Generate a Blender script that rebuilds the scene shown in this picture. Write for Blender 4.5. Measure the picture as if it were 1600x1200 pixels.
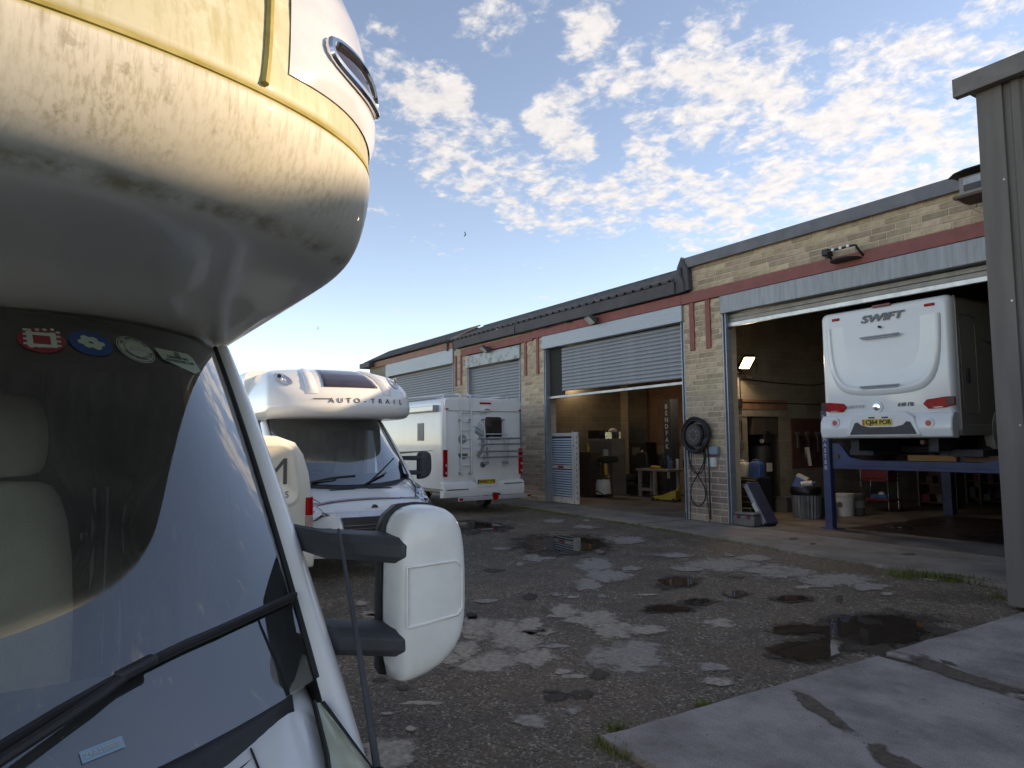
import bpy, bmesh, math, random
from mathutils import Vector, Matrix
random.seed(7)
R_ = math.radians
for o in list(bpy.data.objects): bpy.data.objects.remove(o)
COL = bpy.context.scene.collection
SC = bpy.context.scene
# ------------------------------------------------------------------ camera
FPX, EYE = 1110.0, 1.8
th = math.atan(693 / FPX); pit = R_(4.5); rol = 0.0098
_ax = Vector((-math.cos(th), math.sin(th), 0)); _r0 = Vector((math.sin(th), math.cos(th), 0))
CF = _ax * math.cos(pit) + Vector((0, 0, math.sin(pit))); _u0 = _r0.cross(CF)
CR = _r0 * math.cos(rol) - _u0 * math.sin(rol); CU = _u0 * math.cos(rol) + _r0 * math.sin(rol)
CC = Vector((0, 0, EYE))
cam = bpy.data.cameras.new('camera'); camo = bpy.data.objects.new('camera', cam); COL.objects.link(camo)
mw = Matrix.Identity(4)
for i in range(3):
    mw[i][0] = CR[i]; mw[i][1] = CU[i]; mw[i][2] = -CF[i]; mw[i][3] = CC[i]
camo.matrix_world = mw
cam.sensor_width = 36; cam.lens = 36 * FPX / 1600; cam.clip_end = 3000; cam.clip_start = 0.05
SC.camera = camo
# ------------------------------------------------------------------ sun, sky, exposure
SUN_H = Vector((0.42, 0.907, 0)).normalized(); SUN_E = R_(21.5)
sd = Vector((SUN_H.x * math.cos(SUN_E), SUN_H.y * math.cos(SUN_E), math.sin(SUN_E)))
sl = bpy.data.lights.new('sun', 'SUN'); sl.energy = 2.0; sl.angle = R_(0.55); sl.color = (1.0, 0.89, 0.74)
so = bpy.data.objects.new('sun', sl); COL.objects.link(so)
so.rotation_euler = (-sd).to_track_quat('-Z', 'Y').to_euler(); so.location = (0, 0, 30)
SC.view_settings.view_transform = 'Standard'; SC.view_settings.look = 'None'
SC.view_settings.exposure = 1.6; SC.view_settings.gamma = 1.0
SC.view_settings.use_white_balance = True; SC.view_settings.white_balance_temperature = 9300; SC.view_settings.white_balance_tint = 16
SC.render.engine = 'CYCLES'; SC.cycles.max_bounces = 8; SC.cycles.transparent_max_bounces = 12
SC.cycles.use_denoising = True

def pray(x, y):
    return (CF + CR * ((x - 800) / FPX) + CU * ((600 - y) / FPX))
def gpt(x, y, z=0.0):
    d = pray(x, y); t = (z - EYE) / d.z; return CC + d * t
def ypt(x, y, Y):
    d = pray(x, y); return CC + d * (Y / d.y)
def xpt(x, y, X):
    d = pray(x, y); return CC + d * (X / d.x)

W = bpy.data.worlds.new('World'); SC.world = W; W.use_nodes = True
nt = W.node_tree; nt.nodes.clear()
def wn(t, **k):
    n = nt.nodes.new(t)
    for a, b in k.items(): setattr(n, a, b)
    return n
def wl(a, b): nt.links.new(a, b)
def wmath(op, a, b=None, c=None):
    n = wn('ShaderNodeMath', operation=op)
    for i, v in enumerate((a, b, c)):
        if v is None: continue
        if isinstance(v, (int, float)): n.inputs[i].default_value = v
        else: wl(v, n.inputs[i])
    return n.outputs[0]
sky = wn('ShaderNodeTexSky'); sky.sky_type = 'NISHITA'; sky.sun_disc = False
sky.sun_elevation = SUN_E; sky.sun_rotation = math.atan2(SUN_H.x, SUN_H.y)
sky.air_density = 0.9; sky.dust_density = 0.35; sky.ozone_density = 2.0; sky.altitude = 2200
tc = wn('ShaderNodeTexCoord'); D = tc.outputs['Generated']
nrm = wn('ShaderNodeVectorMath', operation='NORMALIZE'); wl(D, nrm.inputs[0]); Dn = nrm.outputs[0]
sep = wn('ShaderNodeSeparateXYZ'); wl(Dn, sep.inputs[0])
zc = wmath('MAXIMUM', sep.outputs['Z'], 0.0)
zz = wmath('ADD', zc, 0.16)
u = wmath('DIVIDE', sep.outputs['X'], zz); v = wmath('DIVIDE', sep.outputs['Y'], zz)
cmb = wn('ShaderNodeCombineXYZ'); wl(u, cmb.inputs[0]); wl(v, cmb.inputs[1])
def wnoise(vec, s, d, r, dist=0.0):
    n = wn('ShaderNodeTexNoise'); n.inputs['Scale'].default_value = s; n.inputs['Detail'].default_value = d
    n.inputs['Roughness'].default_value = r; n.inputs['Distortion'].default_value = dist; wl(vec, n.inputs['Vector'])
    return n.outputs['Fac']
n1 = wnoise(cmb.outputs[0], 6.5, 10, 0.62, 0.45); n2 = wnoise(cmb.outputs[0], 1.1, 4, 0.5)
n3 = wnoise(cmb.outputs[0], 24.0, 6, 0.62, 0.3)
# banks of cloud where the photograph has them (pixel, angular radius in degrees, weight)
banks = [(600,110,4.5,.8),(600,190,4.0,.8),(670,150,4.5,1),(690,225,4.5,1),(760,260,4.5,1),(820,300,4.0,1),(890,318,3.5,1),(765,45,3.5,.8),(870,180,3.5,1),
 (900,235,2.4,.9),(930,50,3.8,1),(960,110,4.0,1),(1030,100,3.8,.8),(1110,110,4.5,1),(1105,170,4.5,1),(1020,180,3.0,.9),(1010,230,2.4,.8),(960,320,3.5,1),(1015,285,3.5,1),
 (1080,320,4.5,1),(1160,310,5,1),(1220,250,5.5,1),(1210,110,4.0,1),(1270,170,5.5,1),(1340,140,5,1),(1350,220,6,1),(1300,310,5,1),(1400,250,6.5,1),(1450,140,5.0,1),(1480,200,6,1),
 (1540,90,5.0,1),(1590,45,4,1),(1560,230,6.5,1),(1480,320,6,1),(1500,60,3,.5),(1420,300,6,1)]
acc = None
for (bx_, by_, rad, wt) in banks:
    c = pray(bx_, by_).normalized()
    dt = wn('ShaderNodeVectorMath', operation='DOT_PRODUCT'); wl(Dn, dt.inputs[0]); dt.inputs[1].default_value = c
    mr = wn('ShaderNodeMapRange'); mr.interpolation_type = 'SMOOTHSTEP'; wl(dt.outputs['Value'], mr.inputs['Value'])
    mr.inputs['From Min'].default_value = math.cos(R_(rad)); mr.inputs['From Max'].default_value = math.cos(R_(rad * .12))
    mr.inputs['To Min'].default_value = 0; mr.inputs['To Max'].default_value = wt
    acc = mr.outputs[0] if acc is None else wmath('SMOOTH_MAX', acc, mr.outputs[0], 0.15)
# the rest of the sky (outside the frame) carries the same broken cloud
fw = wn('ShaderNodeVectorMath', operation='DOT_PRODUCT'); wl(Dn, fw.inputs[0]); fw.inputs[1].default_value = CF
away = wn('ShaderNodeMapRange'); wl(fw.outputs['Value'], away.inputs['Value'])
away.inputs['From Min'].default_value = 0.70; away.inputs['From Max'].default_value = 0.45
gen = wn('ShaderNodeMapRange'); gen.interpolation_type = 'SMOOTHSTEP'; wl(n2, gen.inputs['Value'])
gen.inputs['From Min'].default_value = 0.44; gen.inputs['From Max'].default_value = 0.60
hi_ = wn('ShaderNodeMapRange'); wl(sep.outputs['Z'], hi_.inputs['Value']); hi_.inputs['From Min'].default_value = 0.80; hi_.inputs['From Max'].default_value = 0.62
cov = wmath('MAXIMUM', acc, wmath('MULTIPLY', wmath('MULTIPLY', gen.outputs[0], away.outputs[0]), hi_.outputs[0]))
nz = wmath('ADD', wmath('MULTIPLY', n1, 0.60), wmath('MULTIPLY', n3, 0.40))
dens = wmath('ADD', wmath('MULTIPLY', wmath('SUBTRACT', nz, 0.5), 4.6), wmath('SUBTRACT', wmath('MULTIPLY', cov, .86), 0.50))
cm = wn('ShaderNodeMapRange'); cm.interpolation_type = 'SMOOTHSTEP'; wl(dens, cm.inputs['Value'])
cm.inputs['From Min'].default_value = -0.12; cm.inputs['From Max'].default_value = 0.62
cm.inputs['To Max'].default_value = 0.93
hz = wn('ShaderNodeMapRange'); wl(sep.outputs['Z'], hz.inputs['Value']); hz.inputs['From Min'].default_value = 0.05; hz.inputs['From Max'].default_value = 0.2
mask = wmath('MULTIPLY', cm.outputs[0], hz.outputs[0])
# cloud brightness rises towards the sun
sdot = wn('ShaderNodeVectorMath', operation='DOT_PRODUCT'); wl(Dn, sdot.inputs[0]); sdot.inputs[1].default_value = sd
cb = wn('ShaderNodeMapRange'); wl(sdot.outputs['Value'], cb.inputs['Value'])
cb.inputs['From Min'].default_value = -0.2; cb.inputs['From Max'].default_value = 1.0
cb.inputs['To Min'].default_value = 2.5; cb.inputs['To Max'].default_value = 3.2
shade = wmath('MULTIPLY', cb.outputs[0], wmath('ADD', 0.72, wmath('MULTIPLY', n3, 0.5)))
ccol = wn('ShaderNodeMix', data_type='RGBA', blend_type='MULTIPLY'); ccol.inputs['Factor'].default_value = 1
ccol.inputs['A'].default_value = (.82, .965, 1.20, 1); wl(shade, ccol.inputs['B'])
mx = wn('ShaderNodeMix', data_type='RGBA'); wl(mask, mx.inputs['Factor']); wl(sky.outputs[0], mx.inputs['A']); wl(ccol.outputs['Result'], mx.inputs['B'])
bg = wn('ShaderNodeBackground'); bg.inputs['Strength'].default_value = 0.115; wl(mx.outputs['Result'], bg.inputs['Color'])
wo = wn('ShaderNodeOutputWorld'); wl(bg.outputs[0], wo.inputs['Surface'])
W.cycles.sampling_method = 'MANUAL'; W.cycles.sample_map_resolution = 512

# ------------------------------------------------------------------ materials
MATS = {}
def mat(name, col, rough=.5, metal=0.0, var=.12, scale=6.0, bump=0.0, bscale=60.0, col2=None, spec=.5, coat=0.0, rvar=0.0, emis=None, estr=0.0, detail=6, objrand=0.0, stretch=None, thresh=None, alpha=None, trans=0):
    if name in MATS: return MATS[name]
    m = bpy.data.materials.new(name); m.use_nodes = True; t = m.node_tree; N = t.nodes; L = t.links
    b = N['Principled BSDF']
    b.inputs['Roughness'].default_value = rough; b.inputs['Metallic'].default_value = metal
    b.inputs['Specular IOR Level'].default_value = spec; b.inputs['Coat Weight'].default_value = coat
    b.inputs['Coat Roughness'].default_value = .06
    c1 = (*col, 1)
    if col2 is None: c2 = tuple(max(0, x * (1 - 2.2 * var)) for x in col) + (1,)
    else: c2 = (*col2, 1)
    co = N.new('ShaderNodeTexCoord'); mp = N.new('ShaderNodeMapping'); L.new(co.outputs['Object'], mp.inputs[0])
    if stretch: mp.inputs['Scale'].default_value = stretch
    nz = N.new('ShaderNodeTexNoise'); nz.inputs['Scale'].default_value = scale; nz.inputs['Detail'].default_value = detail; nz.inputs['Roughness'].default_value = .62
    L.new(mp.outputs[0], nz.inputs['Vector'])
    rp = N.new('ShaderNodeValToRGB'); e = rp.color_ramp.elements
    lo, hi = thresh or (.36, .66)
    e[0].position = lo; e[0].color = c2; e[1].position = hi; e[1].color = c1; L.new(nz.outputs['Fac'], rp.inputs[0])
    out = rp.outputs[0]
    if objrand:
        oi = N.new('ShaderNodeObjectInfo'); hs = N.new('ShaderNodeHueSaturation')
        mr = N.new('ShaderNodeMapRange'); mr.inputs['To Min'].default_value = 1 - objrand; mr.inputs['To Max'].default_value = 1 + objrand
        L.new(oi.outputs['Random'], mr.inputs['Value']); L.new(mr.outputs[0], hs.inputs['Value'])
        m2 = N.new('ShaderNodeMath'); m2.operation = 'MULTIPLY'; m2.inputs[1].default_value = 7.31; L.new(oi.outputs['Random'], m2.inputs[0])
        m3 = N.new('ShaderNodeMath'); m3.operation = 'FRACT'; L.new(m2.outputs[0], m3.inputs[0])
        mr2 = N.new('ShaderNodeMapRange'); mr2.inputs['To Min'].default_value = .485; mr2.inputs['To Max'].default_value = .512; L.new(m3.outputs[0], mr2.inputs['Value'])
        L.new(mr2.outputs[0], hs.inputs['Hue']); L.new(out, hs.inputs['Color']); out = hs.outputs[0]
    L.new(out, b.inputs['Base Color'])
    if rvar:
        mr = N.new('ShaderNodeMapRange'); L.new(nz.outputs['Fac'], mr.inputs['Value'])
        mr.inputs['From Min'].default_value = .3; mr.inputs['From Max'].default_value = .7
        mr.inputs['To Min'].default_value = max(.02, rough - rvar); mr.inputs['To Max'].default_value = min(1, rough + rvar); L.new(mr.outputs[0], b.inputs['Roughness'])
    if bump:
        n2 = N.new('ShaderNodeTexNoise'); n2.inputs['Scale'].default_value = bscale; n2.inputs['Detail'].default_value = 4; L.new(mp.outputs[0], n2.inputs['Vector'])
        bp = N.new('ShaderNodeBump'); bp.inputs['Strength'].default_value = bump; bp.inputs['Distance'].default_value = .02
        L.new(n2.outputs['Fac'], bp.inputs['Height']); L.new(bp.outputs[0], b.inputs['Normal'])
    if emis: b.inputs['Emission Color'].default_value = (*emis, 1); b.inputs['Emission Strength'].default_value = estr
    MATS[name] = m; return m

def glassmat(name, tint=(.75, .82, .8), rough=.0, dirt=0.0, ior=1.52, extra=0.0):
    """thin pane: see-through, tinted, reflecting by Fresnel, with a film of road dust"""
    if name in MATS: return MATS[name]
    m = bpy.data.materials.new(name); m.use_nodes = True; t = m.node_tree; N = t.nodes; L = t.links; N.clear()
    o = N.new('ShaderNodeOutputMaterial'); tr = N.new('ShaderNodeBsdfTransparent'); tr.inputs[0].default_value = (*tint, 1)
    gl = N.new('ShaderNodeBsdfGlossy'); gl.inputs['Roughness'].default_value = rough; gl.inputs['Color'].default_value = (1, 1, 1, 1)
    lw = N.new('ShaderNodeFresnel'); lw.inputs['IOR'].default_value = ior
    ma = N.new('ShaderNodeMath'); ma.operation = 'MULTIPLY_ADD'; ma.use_clamp = True; ma.inputs[1].default_value = 1.9; ma.inputs[2].default_value = extra; L.new(lw.outputs[0], ma.inputs[0])
    mx = N.new('ShaderNodeMixShader'); L.new(ma.outputs[0], mx.inputs[0]); L.new(tr.outputs[0], mx.inputs[1]); L.new(gl.outputs[0], mx.inputs[2])
    last = mx.outputs[0]
    if dirt:
        df = N.new('ShaderNodeBsdfDiffuse'); df.inputs[0].default_value = (.52, .48, .40, 1)
        co = N.new('ShaderNodeTexCoord')
        n1 = N.new('ShaderNodeTexNoise'); n1.inputs['Scale'].default_value = 170; n1.inputs['Detail'].default_value = 2; L.new(co.outputs['Object'], n1.inputs['Vector'])
        n2 = N.new('ShaderNodeTexNoise'); n2.inputs['Scale'].default_value = 3.5; n2.inputs['Detail'].default_value = 4; L.new(co.outputs['Object'], n2.inputs['Vector'])
        r1 = N.new('ShaderNodeMapRange'); r1.inputs['From Min'].default_value = .66; r1.inputs['From Max'].default_value = .74; L.new(n1.outputs['Fac'], r1.inputs['Value'])
        r2 = N.new('ShaderNodeMapRange'); r2.inputs['From Min'].default_value = .4; r2.inputs['From Max'].default_value = .65; L.new(n2.outputs['Fac'], r2.inputs['Value'])
        mu = N.new('ShaderNodeMath'); mu.operation = 'MULTIPLY'; L.new(r1.outputs[0], mu.inputs[0]); L.new(r2.outputs[0], mu.inputs[1])
        ad = N.new('ShaderNodeMath'); ad.operation = 'MULTIPLY_ADD'; L.new(mu.outputs[0], ad.inputs[0]); ad.inputs[1].default_value = .7 * min(1, dirt * 8)
        m2 = N.new('ShaderNodeMath'); m2.operation = 'MULTIPLY'; L.new(r2.outputs[0], m2.inputs[0]); m2.inputs[1].default_value = dirt
        L.new(m2.outputs[0], ad.inputs[2])
        mx2 = N.new('ShaderNodeMixShader'); L.new(ad.outputs[0], mx2.inputs[0]); L.new(last, mx2.inputs[1]); L.new(df.outputs[0], mx2.inputs[2]); last = mx2.outputs[0]
    L.new(last, o.inputs[0]); MATS[name] = m; return m

def emitmat(name, col, s):
    if name in MATS: return MATS[name]
    m = bpy.data.materials.new(name); m.use_nodes = True; b = m.node_tree.nodes['Principled BSDF']
    b.inputs['Base Color'].default_value = (*col, 1); b.inputs['Emission Color'].default_value = (*col, 1); b.inputs['Emission Strength'].default_value = s
    MATS[name] = m; return m

# ------------------------------------------------------------------ mesh helpers
class MB:
    def __init__(s): s.v = []; s.f = []
    def add(s, vs, fs):
        n = len(s.v); s.v += [tuple(p) for p in vs]; s.f += [tuple(i + n for i in f) for f in fs]; return s
    def box(s, x0, x1, y0, y1, z0, z1):
        return s.add([(x0,y0,z0),(x1,y0,z0),(x1,y1,z0),(x0,y1,z0),(x0,y0,z1),(x1,y0,z1),(x1,y1,z1),(x0,y1,z1)],
                     [(0,3,2,1),(4,5,6,7),(0,1,5,4),(1,2,6,5),(2,3,7,6),(3,0,4,7)])
    def bar(s, a, b, w, h, up=(0, 0, 1)):
        a = Vector(a); b = Vector(b); d = (b - a).normalized(); up = Vector(up)
        if abs(d.dot(up)) > .98: up = Vector((1, 0, 0))
        r = d.cross(up).normalized(); q = r.cross(d)
        vs = [p + r * i * w / 2 + q * j * h / 2 for p in (a, b) for i, j in ((-1,-1),(1,-1),(1,1),(-1,1))]
        return s.add(vs, [(0,1,2,3),(7,6,5,4),(0,4,5,1),(1,5,6,2),(2,6,7,3),(3,7,4,0)])
    def tube(s, pts, r, n=8, cap=True, taper=None):
        pts = [Vector(p) for p in pts]; rings = []; prev = None
        for i, p in enumerate(pts):
            d = (pts[min(i + 1, len(pts) - 1)] - pts[max(i - 1, 0)]).normalized()
            ref = prev if prev is not None and abs(prev.dot(d)) < .95 else (Vector((0, 0, 1)) if abs(d.z) < .9 else Vector((1, 0, 0)))
            a = (ref - d * ref.dot(d)).normalized(); prev = a; b = d.cross(a)
            rr = r if taper is None else r * (1 + (taper - 1) * i / max(1, len(pts) - 1))
            rings.append([p + (a * math.cos(k * 2 * math.pi / n) + b * math.sin(k * 2 * math.pi / n)) * rr for k in range(n)])
        return s.loft(rings, True, cap)
    def cyl(s, a, b, r, n=16, r2=None):
        a = Vector(a); b = Vector(b); d = (b - a).normalized(); ref = Vector((0, 0, 1)) if abs(d.z) < .9 else Vector((1, 0, 0))
        p = (ref - d * ref.dot(d)).normalized(); q = d.cross(p); r2 = r if r2 is None else r2
        return s.loft([[c + (p * math.cos(k * 2 * math.pi / n) + q * math.sin(k * 2 * math.pi / n)) * rr for k in range(n)] for c, rr in ((a, r), (b, r2))], True, True)
    def loft(s, rings, closed=True, cap=True):
        n = len(rings[0]); vs = [p for r in rings for p in r]; fs = []
        for i in range(len(rings) - 1):
            for k in range(n if closed else n - 1):
                k2 = (k + 1) % n; fs.append((i*n + k, i*n + k2, (i+1)*n + k2, (i+1)*n + k))
        if cap and closed: fs.append(tuple(range(n - 1, -1, -1))); fs.append(tuple((len(rings)-1)*n + k for k in range(n)))
        return s.add(vs, fs)
    def lathe(s, prof, c=(0, 0, 0), n=20):
        return s.loft([[(c[0] + r * math.cos(k*2*math.pi/n), c[1] + r * math.sin(k*2*math.pi/n), c[2] + z) for k in range(n)] for r, z in prof], True, True)
    def prism(s, poly, axis, a, b):
        """polygon in the two other axes, extruded along axis (0 x, 1 y, 2 z) from a to b"""
        def P(p, t):
            return (t, p[0], p[1]) if axis == 0 else (p[0], t, p[1]) if axis == 1 else (p[0], p[1], t)
        n = len(poly); vs = [P(p, a) for p in poly] + [P(p, b) for p in poly]
        return s.add(vs, [tuple(range(n - 1, -1, -1)), tuple(range(n, 2*n))] + [(i, (i+1) % n, (i+1) % n + n, i + n) for i in range(n)])
    def grid(s, fn, nu, nv, u0=0, u1=1, v0=0, v1=1):
        vs = [fn(u0 + (u1-u0)*i/nu, v0 + (v1-v0)*j/nv) for i in range(nu + 1) for j in range(nv + 1)]
        return s.add(vs, [(i*(nv+1)+j, (i+1)*(nv+1)+j, (i+1)*(nv+1)+j+1, i*(nv+1)+j+1) for i in range(nu) for j in range(nv)])
    def mirror_y(s):
        n = len(s.v); s.v += [(x, -y, z) for x, y, z in s.v]; s.f += [tuple(n + i for i in reversed(f)) for f in s.f]; return s

def mesh(mb, name='mesh', smooth=None, fix=True):
    me = bpy.data.meshes.new(name); me.from_pydata([tuple(p) for p in mb.v], [], mb.f); me.validate(); me.update()
    if fix:
        bm = bmesh.new(); bm.from_mesh(me); bmesh.ops.remove_doubles(bm, verts=bm.verts, dist=1e-5)
        bmesh.ops.recalc_face_normals(bm, faces=bm.faces); bm.to_mesh(me); bm.free()
    if smooth is not None:
        me.polygons.foreach_set('use_smooth', [True] * len(me.polygons))
        try: me.set_sharp_from_angle(angle=R_(smooth))
        except Exception: pass
    return me
def obj(name, mb, m, parent=None, smooth=35, bevel=0, seg=2, loc=None, thick=0, sub=0, fix=True):
    me = mb if isinstance(mb, bpy.types.Mesh) else mesh(mb, name, smooth, fix)
    o = bpy.data.objects.new(name, me); COL.objects.link(o)
    if m is not None and not me.materials: me.materials.append(m)
    if parent: o.parent = parent
    if loc: o.location = loc
    if thick:
        md = o.modifiers.new('s', 'SOLIDIFY'); md.thickness = thick; md.offset = -1
    if sub:
        md = o.modifiers.new('u', 'SUBSURF'); md.levels = sub; md.render_levels = sub
    if bevel:
        md = o.modifiers.new('b', 'BEVEL'); md.width = bevel; md.segments = seg; md.limit_method = 'ANGLE'; md.angle_limit = R_(40); md.harden_normals = False
    return o
def tag(o, label=None, cat=None, group=None, kind=None):
    if label: o['label'] = label
    if cat: o['category'] = cat
    if group: o['group'] = group
    if kind: o['kind'] = kind
    return o
def thing(name, label, cat, loc=(0, 0, 0), rz=0, group=None):
    o = bpy.data.objects.new(name, None); COL.objects.link(o); o.location = loc; o.rotation_euler = (0, 0, rz)
    o.empty_display_size = .2
    return tag(o, label, cat, group)
def text(name, body, size, loc, rot, m, parent=None, ext=.002, shear=0, off=0.0, align='CENTER', sx=1, space=1.0, lh=1.0):
    c = bpy.data.curves.new(name, 'FONT'); c.body = body; c.size = size; c.extrude = ext; c.shear = shear; c.offset = off
    c.align_x = align; c.align_y = 'CENTER'; c.space_character = space; c.space_line = lh; c.resolution_u = 3
    o = bpy.data.objects.new(name, c); COL.objects.link(o); o.location = loc; o.rotation_euler = rot; o.scale = (sx, 1, 1)
    dg = bpy.context.evaluated_depsgraph_get(); me = bpy.data.meshes.new_from_object(o.evaluated_get(dg)); me.name = name
    bpy.data.objects.remove(o); bpy.data.curves.remove(c); me.materials.clear(); me.materials.append(m)
    o = bpy.data.objects.new(name, me); COL.objects.link(o); o.location = loc; o.rotation_euler = rot; o.scale = (sx, 1, 1)
    if parent: o.parent = parent
    return o
FACE_X = (R_(90), 0, R_(90))      # lettering on a face that looks along +x
FACE_MY = (R_(90), 0, 0)          # lettering on a face that looks along -y
def lerp(a, b, t): return Vector(a) * (1 - t) + Vector(b) * t
def rrect(y0, y1, z0, z1, r, n=4):
    p = []
    for cy, cz, a0 in ((y1-r, z1-r, 0), (y0+r, z1-r, 90), (y0+r, z0+r, 180), (y1-r, z0+r, 270)):
        for k in range(n + 1):
            a = R_(a0 + 90*k/n); p.append((cy + r*math.cos(a), cz + r*math.sin(a)))
    return p
# ================================================================== GROUND
def ground_mat():
    m = bpy.data.materials.new('yard_gravel'); m.use_nodes = True; t = m.node_tree; N = t.nodes; L = t.links; b = N['Principled BSDF']
    co = N.new('ShaderNodeTexCoord')
    def noise(s, d=6, r=.6):
        n = N.new('ShaderNodeTexNoise'); n.inputs['Scale'].default_value = s; n.inputs['Detail'].default_value = d; n.inputs['Roughness'].default_value = r
        L.new(co.outputs['Object'], n.inputs['Vector']); return n.outputs['Fac']
    def ramp(f, stops):
        r = N.new('ShaderNodeValToRGB'); e = r.color_ramp.elements
        while len(e) < len(stops): e.new(.5)
        for i, (p, c) in enumerate(stops): e[i].position = p; e[i].color = (*c, 1)
        L.new(f, r.inputs[0]); return r.outputs[0]
    big = noise(.55, 8, .65); mid = noise(4.5, 6, .6)
    base = ramp(big, [(.30, (.070, .054, .043)), (.45, (.115, .084, .062)), (.58, (.175, .121, .082)), (.72, (.245, .163, .105))])
    vo = N.new('ShaderNodeTexVoronoi'); vo.inputs['Scale'].default_value = 55; L.new(co.outputs['Object'], vo.inputs['Vector'])
    hs = N.new('ShaderNodeSeparateColor'); L.new(vo.outputs['Color'], hs.inputs[0])
    st = ramp(hs.outputs[0], [(.0, (.060, .048, .040)), (.55, (.175, .132, .098)), (.86, (.29, .225, .165)), (.97, (.50, .43, .34))])
    mx = N.new('ShaderNodeMix'); mx.data_type = 'RGBA'
    mk = ramp(mid, [(.36, (.2, .2, .2)), (.6, (.85, .85, .85))]); L.new(mk, mx.inputs['Factor']); L.new(base, mx.inputs['A']); L.new(st, mx.inputs['B'])
    wet = ramp(noise(.9, 7, .62), [(.40, (1, 1, 1)), (.52, (0, 0, 0))])
    dk = N.new('ShaderNodeMix'); dk.data_type = 'RGBA'; dk.blend_type = 'MULTIPLY'; dk.inputs['B'].default_value = (.62, .6, .58, 1)
    L.new(wet, dk.inputs['Factor']); L.new(mx.outputs['Result'], dk.inputs['A']); L.new(dk.outputs['Result'], b.inputs['Base Color'])
    rr = N.new('ShaderNodeMapRange'); L.new(wet, rr.inputs['Value']); rr.inputs['To Min'].default_value = .88; rr.inputs['To Max'].default_value = .55; L.new(rr.outputs[0], b.inputs['Roughness'])
    b.inputs['Specular IOR Level'].default_value = .3
    ad = N.new('ShaderNodeMath'); ad.operation = 'ADD'; L.new(vo.outputs['Distance'], ad.inputs[0])
    m2 = N.new('ShaderNodeMath'); m2.operation = 'MULTIPLY'; m2.inputs[1].default_value = 2.2; L.new(mid, m2.inputs[0]); L.new(m2.outputs[0], ad.inputs[1])
    bp = N.new('ShaderNodeBump'); bp.inputs['Strength'].default_value = .75; bp.inputs['Distance'].default_value = .012; bp.invert = True
    L.new(ad.outputs[0], bp.inputs['Height']); L.new(bp.outputs[0], b.inputs['Normal'])
    return m
GM = ground_mat()
g = obj('ground', MB().add([(-400, -300, 0), (300, -300, 0), (300, 400, 0), (-400, 400, 0)], [(0, 1, 2, 3)]), GM, smooth=None)
tag(g, 'worn tarmac and gravel yard with puddles and pale patches', None, None, 'structure')

def ragged_mat(name, c1, c2, rough, rvar, bump):
    """surface with a broken edge: attribute 'edge' runs 0 at the rim to 1 inside"""
    m = bpy.data.materials.new(name); m.use_nodes = True; t = m.node_tree; N = t.nodes; L = t.links; b = N['Principled BSDF']; out = N['Material Output']
    at = N.new('ShaderNodeAttribute'); at.attribute_name = 'edge'
    co = N.new('ShaderNodeTexCoord')
    n1 = N.new('ShaderNodeTexNoise'); n1.inputs['Scale'].default_value = 9; n1.inputs['Detail'].default_value = 8; n1.inputs['Roughness'].default_value = .68; L.new(co.outputs['Object'], n1.inputs['Vector'])
    n0 = N.new('ShaderNodeTexNoise'); n0.inputs['Scale'].default_value = 3.2; n0.inputs['Detail'].default_value = 5; n0.inputs['Roughness'].default_value = .6; L.new(co.outputs['Object'], n0.inputs['Vector'])
    a0 = N.new('ShaderNodeMath'); a0.operation = 'MULTIPLY_ADD'; a0.inputs[1].default_value = 1.25 if rough > .1 else .7; L.new(n0.outputs['Fac'], a0.inputs[0]); L.new(at.outputs['Fac'], a0.inputs[2])
    a1 = N.new('ShaderNodeMath'); a1.operation = 'SUBTRACT'; a1.inputs[1].default_value = .60 if rough > .1 else .33; L.new(a0.outputs[0], a1.inputs[0])
    ad = N.new('ShaderNodeMath'); ad.operation = 'ADD'; L.new(a1.outputs[0], ad.inputs[0]); L.new(n1.outputs['Fac'], ad.inputs[1])
    th_ = N.new('ShaderNodeMapRange'); th_.inputs['From Min'].default_value = .70 if rough > .1 else .80; th_.inputs['From Max'].default_value = 1.0 if rough > .1 else .88; L.new(ad.outputs[0], th_.inputs['Value'])
    n2 = N.new('ShaderNodeTexNoise'); n2.inputs['Scale'].default_value = 22; n2.inputs['Detail'].default_value = 6; L.new(co.outputs['Object'], n2.inputs['Vector'])
    r = N.new('ShaderNodeValToRGB'); e = r.color_ramp.elements; e[0].position = .35; e[0].color = (*c2, 1); e[1].position = .62; e[1].color = (*c1, 1); L.new(n2.outputs['Fac'], r.inputs[0]); L.new(r.outputs[0], b.inputs['Base Color'])
    b.inputs['Roughness'].default_value = rough; b.inputs['Specular IOR Level'].default_value = .5 if rough < .1 else .2
    if bump:
        n3 = N.new('ShaderNodeTexNoise'); n3.inputs['Scale'].default_value = 110; L.new(co.outputs['Object'], n3.inputs['Vector'])
        bp = N.new('ShaderNodeBump'); bp.inputs['Strength'].default_value = bump; bp.inputs['Distance'].default_value = .006; L.new(n3.outputs['Fac'], bp.inputs['Height']); L.new(bp.outputs[0], b.inputs['Normal'])
    tr = N.new('ShaderNodeBsdfTransparent'); mx = N.new('ShaderNodeMixShader')
    L.new(th_.outputs[0], mx.inputs[0]); L.new(tr.outputs[0], mx.inputs[1]); L.new(b.outputs[0], mx.inputs[2]); L.new(mx.outputs[0], out.inputs[0])
    return m
PATCH = ragged_mat('pale_tarmac', (.42, .35, .28), (.26, .215, .17), .85, 0, .5)
GREYP = ragged_mat('grey_tarmac', (.35, .305, .26), (.215, .187, .16), .8, 0, .5)
WATER = ragged_mat('puddle_water', (.060, .043, .031), (.046, .033, .024), .015, 0, 0)
DAMP = ragged_mat('damp_silt', (.075, .057, .044), (.055, .042, .033), .75, 0, .6)
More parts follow.
